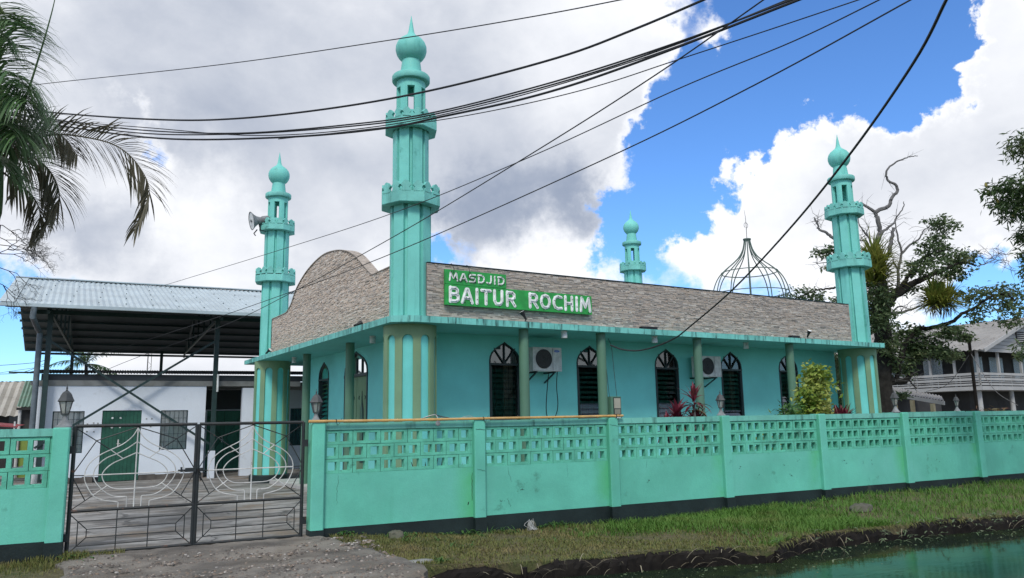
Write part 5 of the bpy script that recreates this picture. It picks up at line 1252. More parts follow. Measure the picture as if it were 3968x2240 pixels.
# ------------------------------------------------------------------ vegetation
def leaf_geo(C, D, L, Wd, fold=.25):
    """leaf blades: centre base C (n,3), direction D (n,3), length L (n), width Wd (n); each a folded four-corner leaf"""
    n = len(C); D = D/np.linalg.norm(D, axis=1, keepdims=True)
    up = RNG.normal(size=(n, 3)); up[:, 2] += 1.2; s = np.cross(D, up); s /= (np.linalg.norm(s, axis=1, keepdims=True)+1e-9); nn = np.cross(s, D)
    L = L[:, None]; Wd = Wd[:, None]
    V = np.stack([C, C + D*L*.45 + s*Wd*.5 + nn*Wd*fold, C + D*L, C + D*L*.45 - s*Wd*.5 + nn*Wd*fold], 1).reshape(-1, 3)
    b = (np.arange(n)*4)[:, None]; F = np.concatenate([b+np.array([[0, 1, 2]]), b+np.array([[0, 2, 3]])], 0)
    return V, F
def leaf_obj(name, parts, mat, parent=None):
    Vs, Fs, o = [], [], 0
    for V, F in parts: Vs.append(V); Fs.append(F+o); o += len(V)
    return put_obj(name, numpy_mesh(name, np.concatenate(Vs), np.concatenate(Fs), mat), parent)
def cluster(c, rx, ry, rz, n, L, Wd, droop=-.35, shell=.0, clump=None):
    """leaves in sprays: points fall in small clumps spread through the ellipsoid, leaving gaps"""
    c = np.array(c); k = clump or max(3, n//11)
    cc = RNG.normal(size=(k, 3)); cc /= np.linalg.norm(cc, axis=1, keepdims=True); cc *= RNG.uniform(shell, 1, (k, 1))**.45
    cc *= np.array([rx, ry, rz])
    i = RNG.integers(0, k, n); sp = min(rx, ry, rz)*.34 + L*.42
    P = cc[i] + RNG.normal(size=(n, 3))*sp*np.array([.75, .75, .42])
    D = RNG.normal(size=(n, 3)); D[:, 2] = D[:, 2]*.5 + droop
    return leaf_geo(c+P, D, L*RNG.uniform(.6, 1.3, n), Wd*RNG.uniform(.7, 1.25, n))
def ribbons(bases, dirs, L, Wd, droop, seg=4):
    """strap leaves that arch over: V-folded ribbons"""
    V, F = [], []
    for b, d, l, w in zip(bases, dirs, L, Wd):
        b = Vector(b); d = Vector(d).normalized(); s = d.cross(Vector((0, 0, 1))); s = s.normalized() if s.length > .05 else Vector((1, 0, 0)); o = len(V)
        p = b.copy(); t = d.copy()
        for k in range(seg+1):
            q = k/seg; ww = w*(math.sin(math.pi*min(1, .18+.82*q)) if q > .3 else .55+1.4*q)*.5; ww = max(ww, w*.03)
            nn = s.cross(t).normalized()
            V += [tuple(p-s*ww+nn*ww*.3), tuple(p), tuple(p+s*ww+nn*ww*.3)]
            t = (t+Vector((0, 0, -1))*droop/seg*(1+q)).normalized(); p = p+t*(l/seg)
        for k in range(seg): F += [(o+3*k, o+3*k+1, o+3*k+4, o+3*k+3), (o+3*k+1, o+3*k+2, o+3*k+5, o+3*k+4)]
    return np.array(V), np.array(F)
def rosette(c, n, L, Wd, e0, e1, droop, seed):
    r = random.Random(seed); B, D, LL, WW = [], [], [], []
    for i in range(n):
        a = i*2.39996 + r.uniform(-.2, .2); e = math.radians(r.uniform(e0, e1)); B.append((c[0]+r.gauss(0, .015), c[1]+r.gauss(0, .015), c[2]+r.gauss(0, .015)))
        D.append((math.cos(a)*math.cos(e), math.sin(a)*math.cos(e), math.sin(e))); LL.append(L*r.uniform(.7, 1.15)); WW.append(Wd*r.uniform(.8, 1.15))
    return ribbons(B, D, LL, WW, droop)

def limb(mb, pts, r0, r1, n=7, wob=.0):
    P = spline(pts, 5); k = len(P); P = [tuple(np.array(p)+RNG.normal(size=3)*wob) for p in P]
    mb.tube(P, [r0+(r1-r0)*(i/(k-1)) for i in range(k)], n)
def zq(x, y): return ((3150+x/2.423)/1.54037, (700+y/2.423)/1.54037)          # enlargement of the tree -> photograph copy
def zh_(x, y): return ((3400+x/3.093)/1.54037, (1150+y/3.093)/1.54037)
def build_big_tree():
    R = 30.0; base = at(2240, 1030, R)
    t = thing('tree', 'large old tree with bare grey limbs and sparse dark foliage behind the far minaret', 'tree', (base[0], base[1], -.3))
    off = np.array([base[0], base[1], -.3]); rr = random.Random(4)
    A = lambda x, y, d=0: tuple(np.array(at(*zq(x, y), R+d)) - off)
    B = lambda x, y, d=0: tuple(np.array(at(*zh_(x, y), R+d)) - off)
    tr = MB(); limb(tr, [(-.1, 0, 0), B(60, 1150), B(60, 800), B(70, 500), A(640, 1300), A(680, 1160), A(740, 1080)], .40, .24, 10, .02); limb(tr, [B(70, 420, .2), A(600, 1250, .3), A(620, 1120, .3), A(655, 1000, .2), A(600, 800, .2), A(590, 640)], .24, .15, 8, .02)
    tr.build('trunk', MT['bark'], t, True)
    dead = [([A(655, 1000), A(590, 640), A(620, 520), A(632, 480), A(602, 360), A(580, 300), A(510, 250), A(450, 205)], .19, .06), ([A(580, 300), A(660, 262), A(715, 235), A(742, 160), A(797, 85), A(762, 30), A(702, 0), A(690, -85), A(760, -160), A(850, -205), A(920, -225), A(985, -235)], .12, .02),
            ([A(632, 500), A(720, 430), A(770, 390), A(778, 355), A(850, 255), A(855, 195)], .08, .02), ([A(715, 690), A(735, 560), A(755, 440)], .13, .08), ([A(560, 610), A(500, 500), A(450, 440), A(425, 360)], .07, .02), ([A(500, 500), A(530, 430)], .04, .012),
            ([A(500, 560), A(440, 560), A(530, 480)], .04, .015), ([A(330, 620), A(210, 550), A(130, 490), A(60, 460), A(40, 410), A(15, 350)], .11, .035), ([A(40, 400), A(48, 340)], .035, .012),
            ([A(800, 1000), A(800, 850), A(830, 680), A(800, 540), A(775, 390)], .10, .03), ([A(840, 680), A(930, 590), A(1000, 540), A(1040, 470), A(1100, 430)], .07, .02), ([A(800, 830), A(760, 770), A(740, 700)], .06, .02),
            ([A(1540, 800), A(1620, 780), A(1700, 745), A(1780, 745), A(1860, 757)], .035, .008), ([A(1620, 780), A(1580, 720), A(1520, 700)], .018, .005), ([A(1700, 745), A(1740, 690), A(1800, 660)], .016, .005), ([A(1780, 745), A(1850, 800), A(1900, 870)], .014, .004), ([A(1700, 745), A(1670, 690)], .012, .004), ([A(1740, 690), A(1830, 690)], .01, .003),
            ([B(180, 210), A(900, 1220), A(1000, 1180)], .10, .03), ([A(735, 1250), A(810, 1180), A(900, 1200)], .06, .02)]
    for pts, r0, r1 in dead:
        m = MB(); limb(m, pts, r0*.68, r1*.7, 7, .012); m.build('dead_limb', MT['deadwood'], t, True)
    live = [([A(740, 1080), A(830, 1040), A(920, 970), A(1030, 925), A(1110, 885), A(1260, 820), A(1420, 770), A(1540, 800)], .24, .04), ([A(740, 1080), A(860, 960), A(890, 900), A(990, 760), A(1120, 690), A(1260, 650)], .15, .03), ([A(1040, 800), A(1100, 640), A(1150, 540), A(1180, 440)], .07, .02),
            ([B(150, 700), B(260, 780), B(340, 560), B(480, 400), A(1090, 1385), A(1300, 1330), A(1400, 1250), A(1530, 1190), A(1650, 1100), A(1800, 1060), A(1900, 1130)], .17, .03), ([B(340, 560), B(600, 480), B(800, 420), B(1000, 400)], .08, .02), ([B(80, 1000), B(300, 1010), B(380, 960), B(420, 900)], .22, .08), ([B(80, 1050), B(200, 1020), B(260, 900), B(250, 800)], .18, .06), ([B(380, 1000), B(430, 1060), B(470, 1100)], .05, .02),
            ([A(330, 640), A(220, 640), A(80, 690), A(0, 690)], .05, .015), ([A(220, 700), A(120, 770), A(0, 770)], .035, .01), ([A(215, 1000), A(120, 1020), A(60, 1020), A(-60, 1060), A(-180, 1120)], .06, .015), ([A(560, 1080), A(480, 1120), A(520, 1180)], .06, .02)]
    for pts, r0, r1 in live:
        m = MB(); limb(m, pts, r0*.72, r1*.8, 7, .012); m.build('limb', MT['bark'], t, True)
    tw = MB()     # fine bare twigs
    for pts, _, _ in dead+live:
        for _ in range(7):
            i = rr.randrange(1, len(pts)); q = rr.random(); p = np.array(pts[i-1])*(1-q)+np.array(pts[i])*q
            d = np.array([rr.gauss(0, 1), rr.gauss(0, 1), rr.gauss(.3, .8)]); d /= np.linalg.norm(d); l = rr.uniform(.25, .75)
            e1 = p+d*l*.5+np.array([0, 0, .03]); e2 = p+d*l+np.array([rr.gauss(0, .12), rr.gauss(0, .12), rr.gauss(0, .1)]); tw.tube([tuple(p), tuple(e1), tuple(e2)], [.012, .008, .003], 3, caps=False)
            tw.tube([tuple(e1), tuple(e1+np.array([rr.gauss(0, .2), rr.gauss(0, .2), rr.gauss(0, .2)]))], [.006, .002], 3, caps=False)
    for pts in ([A(1800, 1000), A(1700, 980), A(1620, 990)], [A(1060, 450), A(960, 430), A(900, 460)], [A(1000, 380), A(1060, 400)], [A(120, 620), A(60, 620), A(10, 660)]): tw.tube(spline(pts, 3), .008, 3)
    o = tw.build('twigs', MT['deadwood'], t); tag(o, kind='stuff')
    k = 2.423*1.54037/ (1/1.0)   # enlargement px per photograph-copy px
    pxm = 2995.3/1.54037/R       # photograph-copy px per metre at the tree
    s1 = 1/(2.423*1.54037*pxm); s2 = 1/(3.093*1.54037*pxm)
    parts = []
    def cl(P, rx, rz, n, s, dep=.8, L=.18): parts.append(cluster(P, rx*s, min(rx, 220)*s*dep, rz*s, n, L, .085))
    for x, y, rx, rz, n, dd in ((1130, 380, 90, 50, 260, 0), (1250, 440, 130, 60, 380, .4), (1150, 540, 90, 45, 240, 0), (1060, 620, 70, 40, 180, -.3), (1200, 600, 50, 50, 160, .2), (1140, 700, 130, 60, 420, 0), (1330, 710, 170, 75, 700, .5), (1460, 730, 100, 60, 330, 0),
            (1080, 810, 190, 70, 560, -.5), (1250, 880, 170, 80, 560, .2), (930, 830, 70, 55, 240, .3), (1380, 850, 60, 70, 200, 0), (1480, 1070, 150, 60, 460, 0), (1700, 1060, 200, 65, 620, .4), (1580, 1180, 90, 60, 240, 0), (1870, 1090, 110, 90, 420, .5), (1760, 1180, 90, 50, 230, 0), (1530, 1290, 90, 50, 220, 0), (1920, 1230, 80, 60, 220, 0), (1830, 1320, 150, 50, 330, .2),
            (600, 1070, 130, 80, 800, -.8), (640, 1250, 120, 120, 800, -.9), (560, 1330, 70, 90, 350, -.7), (560, 1000, 60, 60, 160, -.4), (540, 1160, 80, 80, 320, -.4), (700, 1030, 70, 60, 220, -.3), (930, 1020, 80, 40, 160, .6), (150, 680, 90, 50, 230, 0), (60, 690, 60, 30, 110, 0), (200, 640, 40, 40, 100, 0), (110, 820, 30, 15, 30, 0), (20, 1080, 110, 70, 420, 2.5), (-110, 1080, 110, 70, 380, 3), (-250, 1110, 90, 50, 240, 3.2), (-330, 1140, 60, 40, 120, 3.2), (210, 1110, 30, 25, 60, 0)):
        cl(A(x, y, dd), rx*1.15, rz*1.2, int(n*.62), s1)
    for x, y, rx, rz, n, dd in ((300, 470, 200, 130, 800, .3), (120, 620, 130, 110, 500, -.4), (620, 560, 190, 70, 480, 0), (850, 430, 220, 80, 620, -.5), (1030, 480, 120, 50, 260, -.3), (700, 660, 330, 60, 760, 0), (450, 720, 170, 80, 500, .2), (850, 700, 160, 50, 330, -.2), (200, 820, 160, 90, 420, 0), (480, 400, 90, 60, 200, 0), (360, 640, 150, 80, 430, .4), (60, 350, 90, 90, 260, 0), (330, 880, 120, 60, 220, .3), (100, 1250, 60, 60, 160, .4), (300, 1180, 110, 25, 180, 2)):
        cl(B(x, y, dd), rx*1.1, rz*1.15, int(n*.8), s2)
    for x, y, dd in ((2105, 905, 3), (2100, 950, 3.5), (2110, 1000, 3), (2090, 1010, 4), (2130, 960, 2.5)): cl(tuple(np.array(at(x, y, R+dd))-off), 130, 120, 420, s1)
    leaf_obj('crown', parts, MT['leaf_dark'], t)
    # epiphytes: clumps of strap leaves with hanging dead roots
    for lab, P0, n, L, e, sd in (('tall clump of yellow green epiphyte leaves on the tree trunk beside the minaret', [A(560, 1000, -.7), A(600, 900, -.7), A(630, 820, -.6), A(570, 760, -.6), A(640, 950, -.7), A(530, 900, -.6)], 90, 1.25, (10, 88), 1),
                                 ('round clump of spiky epiphyte leaves hanging in the tree crown', [A(1120, 1170, -.5), A(1200, 1160, -.5), A(1260, 1140, -.4), A(1150, 1120, -.4), A(1230, 1190, -.6)], 110, 1.0, (0, 85), 2)):
        w = np.array(P0[0])+off; ep = thing('epiphyte', lab, 'plant', tuple(w), 0, 'epiphytes on the old tree'); ps = [rosette(tuple(np.array(q)+off-w), n, L, .07, e[0], e[1], .5, 10*sd+i) for i, q in enumerate(P0)]
        leaf_obj('leaves', ps, MT['brom'], ep)
        r2 = random.Random(sd); Bs = [tuple(np.array(q)+off-w+np.array([r2.gauss(0, .15), r2.gauss(0, .12), -.05])) for q in P0 for _ in range(14)]
        V, F = ribbons(Bs, [(r2.gauss(0, .4), r2.gauss(0, .4), -.8) for _ in Bs], [r2.uniform(.3, .65) for _ in Bs], [.03]*len(Bs), .8); leaf_obj('dead_straps', [(V, F)], MT['brom_dry'], ep)
build_big_tree()

def build_mango():
    base = FP(17.9, -1.75, 0); bz = verge_z(17.9, -1.75)
    t = thing('mango_tree', 'leafy mango tree reaching in from the right edge', 'tree', (base[0], base[1], bz)); off = np.array([base[0], base[1], bz]); R = 15.5
    A = lambda x, y, d=0: tuple(np.array(at(*zq(x, y), R+d)) - off)
    tr = MB(); limb(tr, [(0, 0, 0), (.1, 0, 1.5), (.15, .1, 3.2), (.1, .0, 4.6)], .30, .2, 10); tr.build('trunk', MT['bark'], t, True)
    for pts, r0 in (([(.12, .05, 3.0), A(2300, 520), A(2060, 130), A(1880, 110), A(1700, 90)], .09), ([(.1, 0, 4.3), A(2250, -150), A(2050, -300), A(1900, -330)], .08), ([(.12, 0, 2.8), A(2300, 700), A(2080, 560), A(1960, 520)], .06), ([(.12, 0, 2.2), A(2300, 1000), A(2100, 900), A(1980, 830)], .05), ([(0, 0, 1.9), A(2300, 1400), A(2060, 1560)], .05)):
        m = MB(); limb(m, pts, r0, .015, 6, .008); m.build('limb', MT['bark'], t, True)
    pxm = 2995.3/1.54037/R; s = 1/(2.423*1.54037*pxm); parts = []
    for x, y, rx, rz, n in ((1780, 60, 190, 90, 620), (1920, 160, 150, 120, 560), (1840, 250, 150, 80, 420), (1740, 190, 90, 60, 220), (1900, 330, 90, 60, 220), (2020, 60, 150, 150, 600), (2080, 260, 120, 160, 500), (1950, 520, 70, 90, 200), (2060, 520, 110, 120, 420), (1990, 680, 50, 70, 130), (2080, 720, 90, 120, 320), (1975, 830, 35, 40, 70), (2100, 900, 90, 100, 250), (1920, -330, 120, 130, 420), (2060, -300, 150, 170, 600), (2060, 1560, 110, 110, 300), (1960, 1600, 60, 60, 110), (2150, -60, 160, 160, 600), (2200, 500, 160, 200, 700)):
        parts.append(cluster(A(x, y, random.uniform(-.4, .4)), rx*s*.85, rx*s*.8, rz*s*.92, int(n*.5), .17, .036, -.6))
    leaf_obj('crown', parts, MT['leaf_mango'], t)
    fr = MB()
    for x, y in ((1625, 40), (1652, 115), (1715, 165), (1735, 200), (1880, 330)): c = A(x, y); fr.lathe([(.004, .055), (.022, .035), (.032, 0), (.026, -.035), (.005, -.055)], 8, c)
    fr.build('fruit', paint('mango_skin', (.25, .22, .06), .5), t, True)
build_mango()

# palm at the left edge
def frond(path, n, L, droop, w=.028, seed=0, asym=1.0, twist=0.0):
    r = random.Random(seed); P = spline(path, 10); K = len(P); B, D, LL, WW = [], [], [], []
    for i in range(n):
        q = .10+.90*i/n; k = min(K-2, int(q*(K-1))); f = q*(K-1)-k; p = Vector(P[k]).lerp(Vector(P[k+1]), f); t = (Vector(P[min(k+2, K-1)])-Vector(P[k])).normalized()
        s = t.cross(Vector((0, 0, 1))); s = s.normalized() if s.length > .1 else Vector((1, 0, 0)); u = s.cross(t); s, u = s*math.cos(twist)+u*math.sin(twist), u*math.cos(twist)-s*math.sin(twist)
        for sg in (-1, 1):
            d = (t*r.uniform(.55, .9) + s*sg*r.uniform(.55, .85) + u*r.uniform(.0, .3)).normalized()
            B.append(tuple(p)); D.append(tuple(d)); LL.append(L*(.45+.75*math.sin(math.pi*min(1, .15+.8*q)))*r.uniform(.8, 1.1)*(1 if sg > 0 else asym)); WW.append(w*r.uniform(.75, 1.1))
    return P, ribbons(B, D, LL, WW, droop)
def zp(x, y): return (x/1.322/1.54037, y/1.322/1.54037)
def build_palm():
    R = 10.3; base = at(-85, 1320, R); t = thing('palm_tree', 'palm with drooping half dry fronds at the left edge', 'palm', (base[0], base[1], -.05)); off = np.array([base[0], base[1], -.05])
    A = lambda x, y, d=0: tuple(np.array(at(*zp(x, y), R+d)) - off)
    cr = A(5, 830)
    tr = MB(); tr.tube(spline([(0, 0, -.2), (.02, 0, 1.5), A(-75, 1500), A(-40, 1150)], 6), [.10]*19, 12); tr.build('trunk', MT['bark'], t, True)
    MB().tube(spline([A(-40, 1150), A(-25, 1000), A(-10, 850), A(5, 740)], 5), [.08, .085, .10, .10, .098, .095, .09, .085, .08, .075, .07, .06, .05, .04, .03, .02], 12).build('crownshaft', MT['palm_green'], t, True)
    specs = [('palm_brown', [A(20, 800), A(130, 730, -.1), A(280, 690, -.2), A(450, 705, -.3), A(600, 750, -.4), A(710, 850, -.4), A(765, 990, -.45), A(700, 1175, -.45)], 80, .56, .55, 1), ('palm_brown', [A(20, 830), A(110, 790, .1), A(220, 840, .2), A(290, 940, .3), A(295, 1050, .3), A(190, 1225, .35)], 74, .5, .75, 2), ('palm_brown', [A(10, 880), A(90, 940, .2), A(170, 1010, .3), A(205, 1100, .4), A(180, 1215, .4)], 54, .42, .7, 3),
             ('palm_green', [A(15, 760), A(-20, 500, -.3), A(-60, 250, -.6), A(-40, 150, -.9), A(10, 170, -1.2)], 44, .62, 1.6, 4), ('palm_green', [A(15, 760), A(20, 560, -.3), A(60, 430, -.7), A(90, 420, -1.0), A(150, 520, -1.2)], 44, .6, 1.5, 5), ('palm_green', [A(15, 780), A(-40, 640, -.3), A(-60, 560, -.8), A(-20, 560, -1.3), A(40, 640, -1.6)], 40, .55, 1.2, 6), ('palm_brown', [A(15, 800), A(60, 760, .3), A(110, 800, .6), A(120, 900, .8), A(60, 1010, .9)], 34, .4, .9, 7),
             ('palm_green', [A(15, 760), A(-150, 600, .2), A(-400, 520, .3), A(-600, 700, .3)], 44, .6, .9, 8), ('palm_green', [A(15, 760), A(-120, 450, -.1), A(-300, 200, -.3), A(-560, 150, -.5)], 44, .6, .9, 9), ('palm_green', [A(15, 780), A(-60, 700, .6), A(-140, 640, 1.2), A(-180, 720, 1.9)], 40, .55, .9, 10)]
    specs += [('palm_green', [A(10, 760), A(-60, 520, -.5), A(-70, 300, -.8), A(-30, 110, -1.0), A(20, 60, -1.1)], 60, .95, 1.3, 11), ('palm_green', [A(10, 770), A(-30, 600, -.6), A(-20, 470, -1.0), A(20, 380, -1.3), A(70, 370, -1.5)], 60, .95, 1.7, 12), ('palm_green', [A(10, 780), A(-50, 700, -.5), A(-60, 640, -1.0), A(-20, 600, -1.4), A(30, 640, -1.7)], 56, .85, 1.5, 13), ('palm_green', [A(10, 790), A(-40, 800, -.5), A(-40, 790, -.9), A(-10, 800, -1.3), A(20, 860, -1.5)], 50, .7, 1.3, 14), ('palm_green', [A(10, 750), A(-30, 400, .1), A(-50, 150, .1), A(-30, -60, .0)], 56, .75, 1.0, 15)]
    specs += [('palm_green', [A(5, 760), A(-10, 640, -.3), A(30, 520, -.8), A(80, 480, -1.2), A(140, 520, -1.5)], 60, .8, 1.3, 16), ('palm_green', [A(5, 770), A(0, 690, -.4), A(30, 640, -.9), A(70, 640, -1.3), A(110, 700, -1.6)], 60, .75, 1.2, 17), ('palm_green', [A(5, 760), A(-40, 480, .0), A(-20, 260, -.1), A(30, 130, -.2), A(60, 110, -.3)], 56, .7, 1.2, 18), ('palm_brown', [A(20, 800), A(100, 700, .3), A(200, 660, .5), A(320, 700, .7), A(400, 800, .8)], 60, .45, 1.1, 19)]
    for i, (mt, path, n, L, dr, sd_) in enumerate(specs):
        P, (V, F) = frond(path, n, L, dr, .026, sd_, 1.0, 1.1 if mt == 'palm_brown' else 0.0); k = len(P); m = MB().tube(P, [.016+(.003-.016)*j/(k-1) for j in range(k)], 5)
        fo = m.build('frond', MT[mt], t, True); leaf_obj('leaflets', [(V, F)], MT[mt], fo)
    MB().tube(spline([A(20, 780), A(125, 520), A(200, 290), A(250, 120), A(280, 0), A(300, -120)], 6), [.018-.0005*i for i in range(31)], 6).build('spear_leaf', MT['palm_green'], t, True)
build_palm()
def build_twiggy():
    R = 11.0; base = at(-60, 1320, R); t = thing('bare_shrub', 'tangle of bare dark twigs below the palm at the left edge', 'shrub', (base[0]-.3, base[1], -.05)); off = np.array([base[0]-.3, base[1], -.05]); rr = random.Random(9)
    A = lambda x, y, d=0: np.array(at(*zp(x, y), R+d)) - off
    m = MB(); m.tube(spline([(0, 0, 0), (.05, 0, 1.5), tuple(A(-60, 1500)), tuple(A(-60, 1250))], 5), .03, 6)
    def grow(p, d, l, r, dep):
        q = p+d*l; m.tube([tuple(p), tuple(p+d*l*.5+np.array([rr.gauss(0, .02), 0, rr.gauss(0, .02)])), tuple(q)], [r, r*.85, r*.7], 3, caps=False)
        if dep:
            for _ in range(rr.choice((2, 2, 3))):
                e = d+np.array([rr.gauss(0, .55), rr.gauss(0, .45), rr.gauss(-.1, .5)]); e /= np.linalg.norm(e); grow(q, e, l*rr.uniform(.62, .85), r*.68, dep-1)
    for x, y, dx, dz in ((-60, 1250, 1, .0), (-60, 1300, .9, .35), (-50, 1350, .8, -.3), (-70, 1200, .8, -.2), (-60, 1400, .6, -.5), (-40, 1150, 1, -.3), (-30, 1280, .9, -.15)):
        d = np.array([dx, 0, dz]); d /= np.linalg.norm(d); grow(A(x, y), d, .24, .009, 5)
    m.build('twigs', MT['bark'], t)
build_twiggy()

# distant coconut palm behind the hall
def build_far_palm():
    R = 62; c = at(217, 915, R); t = thing('coconut_palm', 'coconut palm crown seen far behind the hall roof', 'palm', (c[0], c[1], -.3)); h = c[2]+.3
    MB().tube([(0, 0, 0), (.2, 0, h*.5), (0, 0, h)], [.2, .16, .12], 8).build('trunk', MT['bark'], t, True); r = random.Random(5)
    for k in range(15):
        a = 2.4*k; e = math.radians(r.uniform(-5, 75)); l = r.uniform(2.4, 3.1); d = np.array([math.cos(a)*math.cos(e), math.sin(a)*math.cos(e), math.sin(e)]); p = [np.array([0, 0, h])]
        for s in range(4): p.append(p[-1]+d*l/4); d = d+np.array([0, 0, -.26]); d /= np.linalg.norm(d)
        P, (V, F) = frond([tuple(q) for q in p], 26, .75, 1.0, .07, k); fo = MB().tube(P, .03, 4).build('frond', MT['palm_green'], t); leaf_obj('leaflets', [(V, F)], MT['palm_green'], fo)
build_far_palm()
def build_far_palm2():
    c = at(72, 975, 50); t = thing('young_palm', 'dark palm top behind the green shed roof', 'palm', (c[0], c[1], -.3)); h = c[2]+.3
    MB().tube([(0, 0, 0), (0, 0, h)], [.12, .09], 8).build('trunk', MT['bark'], t)
    for k in range(10):
        a = 2.4*k; d = np.array([math.cos(a)*.7, math.sin(a)*.7, .7]); p = [np.array([0, 0, h])]
        for s in range(4): p.append(p[-1]+d*.3); d = d+np.array([0, 0, -.35]); d /= np.linalg.norm(d)
        P, (V, F) = frond([tuple(q) for q in p], 16, .4, 1.0, .05, k); fo = MB().tube(P, .02, 4).build('frond', MT['leaf_dark'], t); leaf_obj('leaflets', [(V, F)], MT['leaf_dark'], fo)
build_far_palm2()

# plants between wall and mosque
def cordyline(label, x, y, heads, seed, mat='cordy', leafL=.42):
    t = thing('cordyline', label, 'plant', (x, y, -.1), 0, 'red leaved plants inside the wall'); r = random.Random(seed)
    for hx, hy, hz_ in heads:
        MB().tube(spline([(hx*.3, hy*.3, -.05), (hx*.7, hy*.7, hz_*.5), (hx, hy, hz_+.1)], 4), [.022]*9, 6).build('stem', MT['deadwood'], t, True)
        leaf_obj('leaf_head', [rosette((hx, hy, hz_+.1), 16, leafL, .085, 38, 86, .55, seed), rosette((hx, hy, hz_+.02), 10, leafL*.95, .08, 5, 45, .9, seed+1)], MT[mat], t)
        leaf_obj('old_leaf', [rosette((hx, hy, hz_-.08), 6, leafL*.9, .07, -10, 30, 1.1, seed+2)], MT['cordy_g'], t); seed += 5
def on_s(px, d):   # point on the ground line d metres behind the wall, in the photograph column px
    v = disp_dir(px, 1040); a = (FX-d*math.sin(FA), FY+d*math.cos(FA)); tx, ty = math.cos(FA), math.sin(FA)
    k = (a[0]*ty-a[1]*tx)/(v[0]*ty-v[1]*tx); return v[0]*k, v[1]*k
x, y = on_s(1700, .7); cordyline('red leaved cordyline left of the taller one behind the wall', x, y, [(0, 0, 1.62), (.12, .05, 1.4), (-.15, .1, 1.35)], 21)
x, y = on_s(1748, .8); cordyline('tallest red leaved cordyline in front of a round post', x, y, [(0, 0, 1.92), (.1, .05, 1.45), (-.2, 0, 1.2)], 31)
x, y = on_s(2107, .9); cordyline('dark burgundy cordyline between the yellow shrub and the fluted column', x, y, [(0, 0, 1.35), (-.3, .1, 1.4), (.22, .0, 1.35), (-.1, .2, 1.3)], 41, 'cordy', .5)
def shrub(name, label, x, y, blobs, mat, stems, L=.10, Wd=.055):
    t = thing(name, label, 'shrub', (x, y, -.1)); m = MB(); r = random.Random(int(x*10))
    for (a, b, c) in stems: m.tube(spline([(a*.2, b*.2, -.05), (a*.6, b*.6, c*.5), (a, b, c)], 4), [.018-.0012*i for i in range(9)], 5)
    m.build('stem', MT['bark'], t, True)
    leaf_obj('foliage', [cluster((a, b, c), rx, rx, rz, n, L, Wd, -.25, .3) for a, b, c, rx, rz, n in blobs], MT[mat], t)
x, y = on_s(2052, 1.0); shrub('croton', 'bright yellow green shrub standing tall behind the wall', x, y, [(.08, 0, 2.66, .2, .2, 300), (.12, 0, 2.45, .27, .24, 420), (-.12, 0, 2.15, .34, .26, 560), (-.05, .05, 1.78, .33, .25, 520), (-.22, 0, 1.55, .32, .2, 300), (.05, 0, 1.45, .32, .3, 340), (-.45, -.1, 1.35, .22, .15, 160)], 'croton', [(.05, 0, 2.7), (-.2, 0, 1.9), (.1, .05, 2.0)], .13, .075)
x, y = on_s(1985, .9); shrub('leafy_shrub', 'soft green shrub beside the yellow green one', x, y, [(0, 0, 1.62, .30, .18, 260), (.12, .05, 1.82, .2, .14, 140), (-.15, 0, 1.45, .25, .2, 200), (.1, 0, 1.2, .3, .3, 220)], 'shrub', [(0, 0, 1.7), (.1, 0, 1.8), (-.15, 0, 1.4)], .12, .05)
x, y = on_s(1930, .95); shrub('flowering_shrub', 'low yellow flowered plant seen through the pierced blocks', x, y, [(0, 0, 1.1, .35, .25, 200), (.5, 0, 1.0, .3, .3, 160), (1.1, 0, .9, .3, .3, 160)], 'croton', [(0, 0, 1.1), (.5, 0, 1.0), (1.1, 0, .9)])
x, y = on_s(2200, 1.05); shrub('hedge_plant', 'dark leafy hedge showing through the far pierced blocks', x, y, [(-.8, .2, 1.0, .5, .4, 380), (0, .3, .95, .5, .4, 380), (.9, .3, 1.0, .5, .4, 380), (1.8, .3, .95, .5, .4, 380)], 'shrub', [(-.8, .2, 1.0), (0, .3, .9), (.9, .3, 1.0), (1.8, .3, .9)], .12, .05)
x, y = on_s(2490, 3.0); shrub('dry_shrub', 'rusty brown shrub top at the far right above the wall', x, y, [(0, 0, 1.62, .5, .1, 160), (.8, .2, 1.6, .5, .1, 120)], 'cordy_g', [(0, 0, 1.5), (.8, .2, 1.5)], .25, .04)
for i, (px, lab) in enumerate(((1075, 'snake plant behind the first pierced panel, nearest the gate'), (1175, 'snake plant behind the first pierced panel, middle one'), (1110, 'snake plant behind the first pierced panel, next to the post'), (1655, 'strappy dark plant seen low through the pierced blocks'))):
    x, y = on_s(px, .6); sp_ = thing('snake_plant', lab, 'plant', (x, y, -.05), 0, 'snake plants inside the wall'); leaf_obj('leaves', [rosette((0, 0, 0.3), 11, .78, .06, 62, 88, .08, 60+i)], MT['cordy_g' if i < 3 else 'leaf_dark'], sp_)
    MB().lathe([(.16, -.1), (.2, .3), (.18, .32), (.02, .31)], 12).build('pot', MT['bare'], sp_, True)

